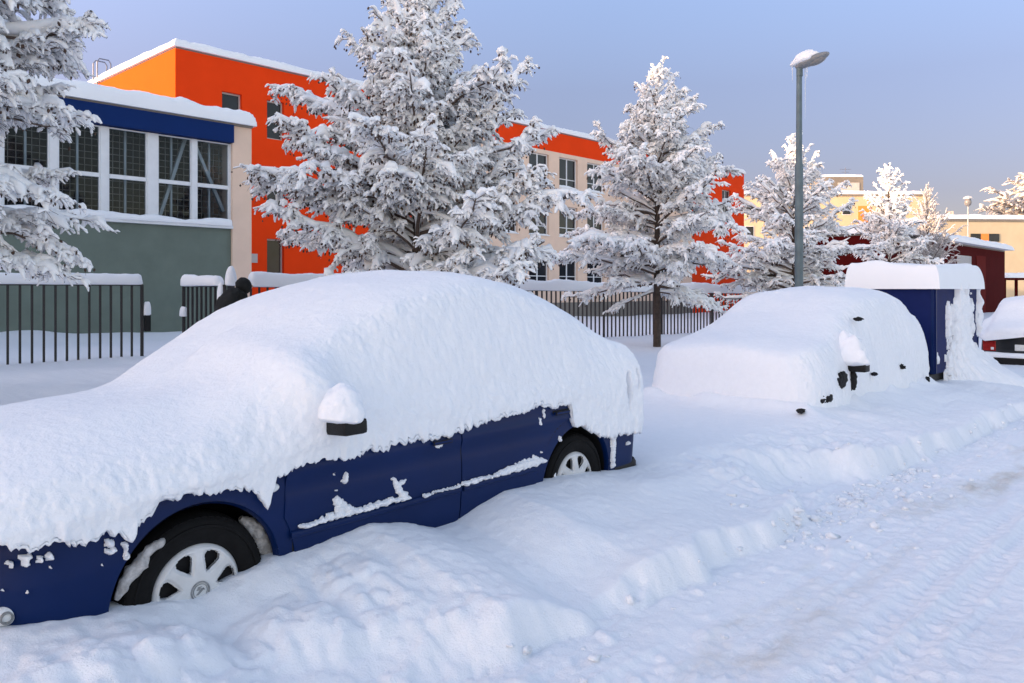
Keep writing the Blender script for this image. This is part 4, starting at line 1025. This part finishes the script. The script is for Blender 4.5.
edge_px = [(0, 556), (30, 556), (60, 549), (90, 545), (118, 532), (132, 545), (145, 522), (165, 508), (200, 497), (235, 493), (258, 497), (268, 515), (275, 487), (286, 474), (330, 462), (360, 458), (400, 448), (440, 438), (480, 427), (520, 415), (555, 408), (573, 404), (576, 428), (590, 432), (605, 436), (613, 440), (621, 436), (632, 436)]
es = np.array([PS(x, y, .88) for x, y in edge_px]); es = es[np.argsort(es[:, 0])]
_ze = lambda s: np.interp(s, np.concatenate([[-1.0], es[:, 0], [3.4]]), np.concatenate([[.60], es[:, 1], [.52]]))
class _K(dict): pass
def snow_with_edge(c, name, K, zefun, **kw):
    K = dict(K); ss = np.unique(np.concatenate([K['s'], np.linspace(K['s'][0], K['s'][-1], 160)])); out = {'s': ss}
    for k in K:
        if k != 's': out[k] = pchip(ss, K['s'], K[k])
    out['ze'] = zefun(ss); return c.snow(name, out, **kw)
blanket = snow_with_edge(c1, 'snow_cover', K1, _ze, ns=760, nt=230, seed=5, jag=.016, bumps=[(ms - .05, mz + .16, .15, .13)], holes=[(3.10, .86, (.022, .11), .07), (3.20, .93, (.016, .06), .06)])
# snow patches clinging to the paint, traced on the side of the car
def patches(name, strokes, car_, org, d, nrm, off, mat, res=.0028, thick=.014, parent=None, seed=3, side=None, lplane=.845):
    pts = []
    for st in strokes:
        st = [(*pix_side(x, y, org, d, nrm, lplane), r) for x, y, r in st]
        for a, b_ in zip(st, st[1:] or st):
            for f in np.linspace(0, 1, 14): pts.append([a[i] + (b_[i] - a[i]) * f for i in range(3)])
    pts = np.array(pts); Yd = (org + nrm * lplane + d * pts[:, :1])[:, 1]; pts[:, 2] *= Yd / FPX
    lo = pts.min(0) - .06; hi = pts.max(0) + .06
    s = np.arange(lo[0], hi[0], res); z = np.arange(lo[1], hi[1], res); S, Z = np.meshgrid(s, z, indexing='ij')
    wS = S + .007 * fbm2(S * 60, Z * 60, 2, seed); wZ = Z + .007 * fbm2(S * 60 + 9, Z * 60, 2, seed + 2)
    F = np.full(S.shape, -1.0)
    for p_ in pts:
        F = np.maximum(F, 1 - np.hypot(wS - p_[0], wZ - p_[1]) / max(p_[2], .004))
    keep = F > 0; n, m = S.shape; q = grid_quads(n, m); q = q[keep.ravel()[q].any(1)]
    hgt = np.where(F > 0, thick * np.sqrt(np.clip(F * 1.6, 0, 1)), -.006) + .004 * vn2(S * 90, Z * 90, seed + 5) * (F > .1)
    base = side(S, Z) + off
    me = mesh_from(name, car_.loc(S, base + hgt, Z), q, mats=[mat]); 
    bm = bmesh.new(); bm.from_mesh(me); bmesh.ops.delete(bm, geom=[v for v in bm.verts if not v.link_faces], context='VERTS'); bm.to_mesh(me); bm.free()
    return link(name, me, parent or car_.root)
def Z3(l): return [(250 + x * .3221, 340 + y * .3221, r * .3221) for x, y, r in l]
def Z4(l): return [(400 + x * .2928, 340 + y * .2928, r * .2928) for x, y, r in l]
def Z1(l): return [(x * .2093, 540 + y * .2093, r * .2093) for x, y, r in l]
stA = [Z3([(152, 578, 5), (190, 571, 8), (230, 552, 9), (265, 542, 10), (300, 535, 10), (350, 523, 8), (400, 506, 8), (450, 494, 8), (488, 489, 5)]), Z3([(266, 496, 13), (275, 520, 20)]), Z3([(288, 503, 8), (305, 528, 14)]), Z3([(442, 428, 6), (458, 462, 12), (472, 482, 12)]), Z3([(474, 440, 6), (458, 450, 8)]), Z3([(298, 418, 5), (290, 436, 8)]), Z3([(262, 415, 3)]), Z3([(265, 464, 3)]), Z3([(535, 481, 6), (548, 478, 6)]), Z3([(560, 474, 3), (640, 452, 4)]), Z3([(575, 328, 10), (590, 326, 9)])]
stB = [Z4([(205, 490, 4), (225, 486, 7), (255, 480, 7)]), Z4([(262, 476, 4), (312, 464, 5), (340, 452, 9), (400, 432, 14), (430, 420, 16), (462, 412, 15), (488, 412, 5)]), Z4([(452, 395, 6), (456, 408, 10)]), Z4([(478, 268, 5), (476, 286, 6)]), Z4([(491, 238, 5), (492, 262, 5)]), Z4([(545, 335, 6), (546, 342, 5)]), Z4([(478, 380, 3)])]
def side7(S, Z): return c1.side(S, Z) + .007 + np.where((Z > .43) & (Z < .53), .012, 0)
patches('snow_patch', stA, c1, CO, CD, CN, .0, M['snow_thin'], parent=fd, side=side7, seed=3)
patches('snow_patch', stB, c1, CO, CD, CN, .0, M['snow_thin'], parent=rd, side=side7, seed=8)
stC = [Z1([(520, 52, 14), (540, 55, 12)]), Z1([(515, 10, 16), (530, 20, 18)]), Z1([(600, 20, 10), (606, 80, 8)]), Z1([(145, 105, 18), (150, 130, 14)]), Z1([(200, 108, 12)]), Z1([(238, 95, 10), (255, 85, 12)]), Z1([(85, 130, 6), (86, 165, 6)]), Z1([(245, 132, 5)]), Z1([(487, 128, 5)]), Z1([(55, 275, 4)]), Z1([(152, 270, 5)]), Z4([(733, 335, 13), (736, 430, 11)]), Z4([(783, 354, 4), (790, 352, 4)])]
for k_, st_ in enumerate(stC): patches('snow_patch', [st_], c1, CO, CD, CN, .002, M['snow_thin'], parent=car, side=c1.side, seed=12 + k_, thick=.02)
# dirty snow packed in the arch
def arch_snow(name, pix, rad, l, seed):
    pts = np.array([[*PS(x, y, l)] for x, y in pix]); P = catmull(np.stack([pts[:, 0], np.full(len(pts), -l), pts[:, 1]], 1), 40)[None]
    e = np.sin(np.linspace(.1, np.pi - .1, 40)) ** .5 * rad
    V, Q = tubes(P, e[None], 12); nz = fbm3(V[..., 0] * 28, V[..., 1] * 28, V[..., 2] * 28, 3, seed); V = V + (V - P[:, :, None, :]) * (.45 * nz)[..., None]
    return V.reshape(-1, 3), Q
def C2(l): return [(100 + x * .2148, 480 + y * .2148) for x, y in l]
V, Q = arch_snow('a', C2([(300, 275), (250, 315), (180, 395), (125, 470), (75, 560)]), .026, .80, 3); link('arch_snow', mesh_from('arch_snow', V, Q, mats=[mat_basic('arch_snow_grey', (.46, .45, .45), .8, .35, 40, .8, 70)]), car)
V, Q = arch_snow('a', C2([(655, 175), (710, 215), (750, 280), (775, 330), (800, 385)]), .036, .74, 5); link('arch_snow', mesh_from('arch_snow', V, Q, mats=[M['snow_dirty']]), car)
V, Q = arch_snow('a', [(556, 468), (553, 476), (551, 484)], .02, .80, 7); link('arch_snow', mesh_from('arch_snow', V, Q, mats=[M['snow_thin']]), car)

# ---- second car, wholly buried
c2o = B0 + U * 3.72 - N * .90
car2 = thing('parked_car', 'second car wholly buried in snow, only a black mirror and dark bits showing', 'car', (c2o[0], c2o[1], float(drop(c2o[0], c2o[1]))), FACE, 'snow covered cars parked along the street')
c2 = Car(car2, -.74, 3.12, 2.45)
c2.body(M['black_plastic'], doors=False)
c2.cabin(M['black_plastic'], [(.1, .905, .3, .74), (.3, .95, .45, .76), (1.1, 1.33, .52, .79), (1.4, 1.38, .55, .80), (2.3, 1.38, .55, .80), (2.7, 1.32, .53, .78), (2.95, 1.15, .5, .74), (3.1, .93, .46, .68)])
for hs in (0.0, 2.45):
    for sd in (1, -1): c2.wheel(hs, sd, False, False)
K2 = dict(s=np.array([-.90, -.885, -.83, -.70, -.45, -.1, .25, .7, 1.15, 1.6, 2.3, 2.75, 2.98, 3.12, 3.2, 3.23]))
K2['H'] = np.array([.62, .84, .98, 1.04, 1.09, 1.14, 1.26, 1.44, 1.575, 1.62, 1.61, 1.50, 1.38, 1.30, 1.12, .6])
K2['Wt'] = np.array([.35, .48, .58, .66, .70, .70, .66, .62, .61, .62, .63, .62, .60, .56, .5, .3])
K2['dt'] = np.array([.03, .04, .05, .06, .06, .06, .06, .06, .07, .08, .09, .09, .09, .09, .09, .04])
K2['Wm'] = np.array([.46, .60, .71, .82, .87, .86, .82, .79, .78, .785, .79, .785, .77, .72, .64, .42])
K2['zm'] = np.array([.52, .72, .86, .92, .96, 1.0, 1.10, 1.24, 1.36, 1.39, 1.38, 1.30, 1.23, 1.17, 1.0, .5])
K2['Wb'] = np.array([.54, .70, .83, .925, .955, .95, .93, .91, .905, .905, .905, .90, .89, .87, .80, .5])
K2['zb'] = np.array([.40, .52, .62, .68, .72, .76, .84, .92, .96, .96, .96, .96, .96, .94, .76, .4])
K2['We'] = np.array([.60, .77, .89, .975, 1.005, 1.0, .985, .96, .955, .955, .955, .95, .945, .93, .86, .55])
K2['ze'] = np.full(16, .12)
def PS2(px, py, l=.9): return pix_side(px, py, c2o, U, N, l)
hl = []
for px, py, rw, rh in ((846, 379, .15, .10), (829, 397, .13, .06), (801, 412, .07, .04), (858, 320, .06, .05), (873, 374, .045, .035), (902, 367, .035, .05), (927, 380, .05, .08)):
    a, c_ = PS2(px, py); hl.append((a, c_, (rw, rh), .24))
c2.snow('snow_cover', K2, ns=460, nt=180, ze_far=.25, jag=.0, seed=19, holes=(), n_amp=1.25)
m2, z2 = PS2(857, 367, 1.02)
for k_, (px, py, rw, rh) in enumerate(((841, 381, .15, .085), (853, 379, .05, .13), (827, 399, .13, .045), (801, 411, .05, .02), (858, 319, .03, .02), (874, 374, .026, .02), (902, 367, .022, .03), (927, 380, .03, .04))):
    lq = .975 if py > 330 else .86
    a, c_ = PS2(px, py, lq); ellipsoid('bare_patch', (a, -lq, c_ - float(drop(c2o[0], c2o[1]))), (rw, .035 if py > 330 else .05, rh), M['dark_gap'], car2, 0, .38, 30 + k_, 1, 48, 32)
mir2 = bpy.data.objects.new('mirror', None); COL.objects.link(mir2); mir2.parent = car2; mir2.location = (m2, -.86, z2 - float(drop(c2o[0], c2o[1])))
b = MB(); b.box((-.06, -.27, -.05), (.08, -.04, .055), None, bevel=.02); b.box((-.02, -.06, -.10), (.03, .03, -.02), None, bevel=.01); b.build('housing', M['black_plastic'], mir2, sm=True)
ellipsoid('snow_cap', (-.02, -.08, .06), (.12, .20, .30), M['snow_car'], mir2, R(-8), .18, 24, .2, 48, 32)

# ---- blue box trailer
tr0 = B0 + U * 7.25 - N * .02
TW, TLn, TH_ = 1.12, 2.30, 1.68
trl = thing('box_trailer', 'dark blue box trailer under a thick slab of snow, behind the buried car', 'trailer', (tr0[0], tr0[1], float(drop(tr0[0], tr0[1]))), FACE)
b = MB(); b.box((0, 0, .45), (TLn, TW, TH_), bevel=.02); b.build('box', M['blue_paint2'], trl)
for x in (.012, TLn - .05):
    b = MB(); b.box((x, -.012, .46), (x + .035, -.001, TH_ - .02)); b.build('corner_trim', M['blue_paint'], trl)
for y in (.01, TW - .05):
    b = MB(); b.box((-.012, y, .46), (-.001, y + .04, TH_ - .02)); b.build('corner_trim', M['blue_paint'], trl)
b = MB(); b.box((-.012, .05, .46), (-.001, TW - .05, .52)); b.build('bottom_trim', M['blue_paint'], trl)
b = MB(); b.box((-.05, .06, .34), (TLn, TW - .06, .44)); b.bar((-.05, TW / 2, .39), (-1.1, TW / 2, .39), .07); b.build('chassis', M['black_plastic'], trl)
for sd in (0, 1):
    b = MB(); y = -.02 if sd == 0 else TW + .02; b.lathe([(.1, -.08), (.24, -.085), (.27, 0), (.24, .085), (.1, .08)], Matrix.Translation((1.4, y + (.09 if sd == 0 else -.09), .27)) @ Matrix.Rotation(R(90), 4, 'X'), 32); b.build('wheel', M['rubber'], trl, sm=True)
slab_snow('snow_slab', -.06, TLn + .04, -.06, TW + .06, TH_ - .05, .36, trl, 21, nx=120, ny=80, rnd=.085, over=.02)
# snow plastered on the street side and sliding to a heap
def plaster():
    s = np.arange(-.06, TLn + 2.2, .013); z = np.arange(.10, TH_ + .02, .011); S, Z = np.meshgrid(s, z, indexing='ij')
    f1 = 1.1 - np.abs(S - 1.28 - .2 * (1.0 - Z)) / (.60 + .3 * smooth(.9, .2, Z))
    f2 = .55 - np.abs(S - TLn + .06) / .16 - .6 * smooth(1.0, .7, Z)
    f3 = .45 - np.abs(S - .10) / .12 - np.abs(Z - .66) / .45
    F = np.maximum(np.maximum(f1, f2), f3) + .34 * fbm2(S * 9, Z * 1.6, 4, 71, .65) + .16 * fbm2(S * 26, Z * 9, 2, 78) - .7 * smooth(1.3, 1.62, Z) * (vn2(S * 7, Z * 0, 72) > -.3) - .12
    hp = np.clip(F, 0, .6) * .09 + (F > 0) * .012
    heap = (.75 * np.exp(-((S - 1.7) / .7) ** 2) + .34 * smooth(1.4, 2.0, S) * smooth(4.2, 2.6, S)) * smooth(.95 - .14 * np.maximum(S - 1.8, 0), .10, Z); F = np.where(S > TLn, -1, F)
    hp = hp + heap * .75 * smooth(1.0, .2, Z); F = np.maximum(F, heap - .12)
    hp = hp + .018 * fbm2(S * 9, Z * 9, 4, 75)
    q = grid_quads(*S.shape); q = q[(F > 0).ravel()[q].any(1)]
    hp = np.where(F > 0, np.maximum(hp, .004), -.02)
    V = np.stack([S, -hp - .012, Z], -1)
    me = mesh_from('side_snow', V, q, mats=[M['snow']]); link('side_snow', me, trl)
plaster()
ellipsoid('drawbar_snow', (-.12, .12, .62), (.07, .08, .21), M['snow'], trl, 0, .3, 6, 1, 40, 28)

# ---- far dark car seen from behind
c3o = np.array([8.55, 14.6]) - N * -.80
r3 = np.array(c3o) - U * 0
car3 = thing('parked_car', 'dark car seen from behind at the right edge, snow on its roof and rear window', 'car', (r3[0], r3[1], float(drop(r3[0], r3[1]))), FACE + math.pi, 'snow covered cars parked along the street')
# this car points away: its own s axis runs back towards the camera
c3 = Car(car3, -.85, 3.2, 2.5)
for ch in (): pass
car3.location = (r3[0] + U[0] * 3.2, r3[1] + U[1] * 3.2, car3.location.z)
dk = mat_basic('charcoal_paint', (.012, .014, .016), .3, .15, 4, coat=.5)
c3.body(dk, doors=False)
c3.cabin(dk, [(.1, .905, .3, .74), (.3, .95, .45, .76), (.95, 1.33, .52, .79), (1.3, 1.39, .55, .80), (2.2, 1.39, .55, .80), (2.5, 1.33, .53, .78), (2.8, 1.08, .5, .74), (2.95, .93, .46, .68)])
for hs in (0.0, 2.5):
    for sd in (1, -1): c3.wheel(hs, sd, False, False)
K3 = dict(s=np.array([-.9, -.85, -.6, .1, .4, .95, 1.3, 2.2, 2.5, 2.75, 2.95, 3.1, 3.2, 3.24]))
K3['H'] = np.array([.75, .9, 1.0, 1.08, 1.2, 1.5, 1.57, 1.57, 1.5, 1.3, 1.12, 1.05, 1.0, .95])
K3['Wt'] = np.array([.3, .5, .6, .62, .58, .53, .53, .53, .53, .56, .60, .62, .6, .55])
K3['dt'] = np.array([.04] * 14)
K3['Wm'] = K3['Wt'] + .12; K3['zm'] = K3['H'] - .12; K3['Wb'] = np.array([.5, .7, .8, .86, .85, .78, .76, .76, .77, .8, .82, .82, .78, .7]); K3['zb'] = np.minimum(K3['H'] - .14, 1.12); K3['We'] = K3['Wb'] + .03; K3['ze'] = np.minimum(K3['zb'] - .08, np.array([.6, .7, .8, .86, .9, .95, 1.0, 1.0, .98, .92, .84, .80, .80, .80]))
c3.snow('snow_cover', K3, ns=260, nt=170, ze_far=.85, jag=.02, seed=27)
# rear fittings (rear face is at s = 3.2, local x)
def rear(s, y0, y1, z0, z1, name, mat, th=.03, parent=None, bev=.008):
    b = MB(); b.box((s - .05, y0, z0), (s + th, y1, z1), bevel=bev); return b.build(name, mat, parent or car3)
for sg in (-1, 1):
    y0, y1 = sorted((sg * .56, sg * .77))
    t_ = rear(3.15, y0, y1, .56, .74, 'tail_lamp', M['red_lens']); rear(3.155, y0 + .03 if sg > 0 else y1 - .08, y0 + .08 if sg > 0 else y1 - .03, .58, .63, 'reverse_lens', M['lamp_glass'], .032, t_)
rear(3.2, -.26, .26, .58, .69, 'number_plate', M['plate'], .012)
b = MB(); b.box((3.12, -.80, .18), (3.30, .80, .46), bevel=.03); b.build('bumper', M['black_plastic'], car3)
snow_cap('bumper_snow', (3.25, -.78, .46), (3.25, .78, .46), .13, .07, car3, 17, step=.03)
b = MB(); b.lathe([(.001, 0), (.03, 0), (.032, .006), (.02, .012), (.001, .012)], Matrix.Translation((3.2, 0, .76)) @ Matrix.Rotation(R(90), 4, 'Y'), 20); b.build('boot_badge', M['hubcap'], car3)

# ------------------------------------------------------------------ person at the gate
pp = PX(232, 290, 15.6)
per = thing('person', 'person in a bulky black hooded coat stooping beside the gate', 'person', (pp[0], pp[1], .08), R(38))
def skin_body(name, joints, edges_, rad, mats, parent, root=0):
    me = bpy.data.meshes.new(name); me.from_pydata(joints, edges_, []); ob = link(name, me, parent)
    ob.modifiers.new('skin', 'SKIN'); sk = me.skin_vertices[0].data
    for i, r in enumerate(rad): sk[i].radius = (r, r) if not hasattr(r, '__len__') else r
    sk[root].use_root = True
    sd = ob.modifiers.new('sub', 'SUBSURF'); sd.levels = 2; sd.render_levels = 2
    for m in mats: me.materials.append(m)
    return ob
J = [(0, 0, .92), (.02, 0, 1.1), (.08, 0, 1.28), (.15, 0, 1.4), (.20, 0, 1.47), (.24, 0, 1.56), (.25, 0, 1.62),
     (.12, .19, 1.36), (.16, .25, 1.1), (.36, .2, .98), (.44, .18, .96), (.12, -.19, 1.36), (.16, -.25, 1.1), (.36, -.2, .98), (.44, -.18, .96),
     (0, .1, .86), (.06, .11, .48), (-.04, .11, .09), (.1, .12, .04), (0, -.1, .86), (.02, -.11, .48), (-.02, -.11, .09), (.12, -.12, .04)]
E = [(0, 1), (1, 2), (2, 3), (3, 4), (4, 5), (5, 6), (3, 7), (7, 8), (8, 9), (9, 10), (3, 11), (11, 12), (12, 13), (13, 14), (0, 15), (15, 16), (16, 17), (17, 18), (0, 19), (19, 20), (20, 21), (21, 22)]
RR = [.17, .17, .18, .12, .07, .095, .085, .085, .06, .045, .04, .085, .06, .045, .04, .1, .075, .055, .045, .1, .075, .055, .045]
body = skin_body('body', J, E, RR, [M['coat']], per)
for sg in (1, -1):      # gloved fingers
    hx, hy, hz = .46, sg * .18, .955
    for k in range(4):
        y = hy + (k - 1.5) * .02; L = (.07, .08, .075, .06)[k]
        skin_body('finger', [(hx - .04, y, hz), (hx + L * .5, y, hz - .005), (hx + L, y, hz - .03)], [(0, 1), (1, 2)], [.012, .011, .009], [M['coat']], body)
    skin_body('thumb', [(hx - .05, hy - sg * .03, hz), (hx - .0, hy - sg * .06, hz), (hx + .035, hy - sg * .06, hz - .01)], [(0, 1), (1, 2)], [.013, .012, .010], [M['coat']], body)
ellipsoid('coat', (.0, 0, 1.08), (.30, .36, .44), M['coat'], per, R(-12), .10, 5, 1.0, 40, 26)
ellipsoid('hood', (.225, 0, 1.55), (.155, .15, .165), M['coat'], per, R(20), .06, 6, 1.0, 32, 20)
ellipsoid('face', (.285, 0, 1.545), (.105, .085, .115), M['skin'], per, R(10), .0, 6)
b = MB(); b.tube([(.38, 0, 1.57), (.41, 0, 1.535), (.385, 0, 1.52)], [.012, .018, .012], 8); b.build('nose', M['skin'], per, sm=True)
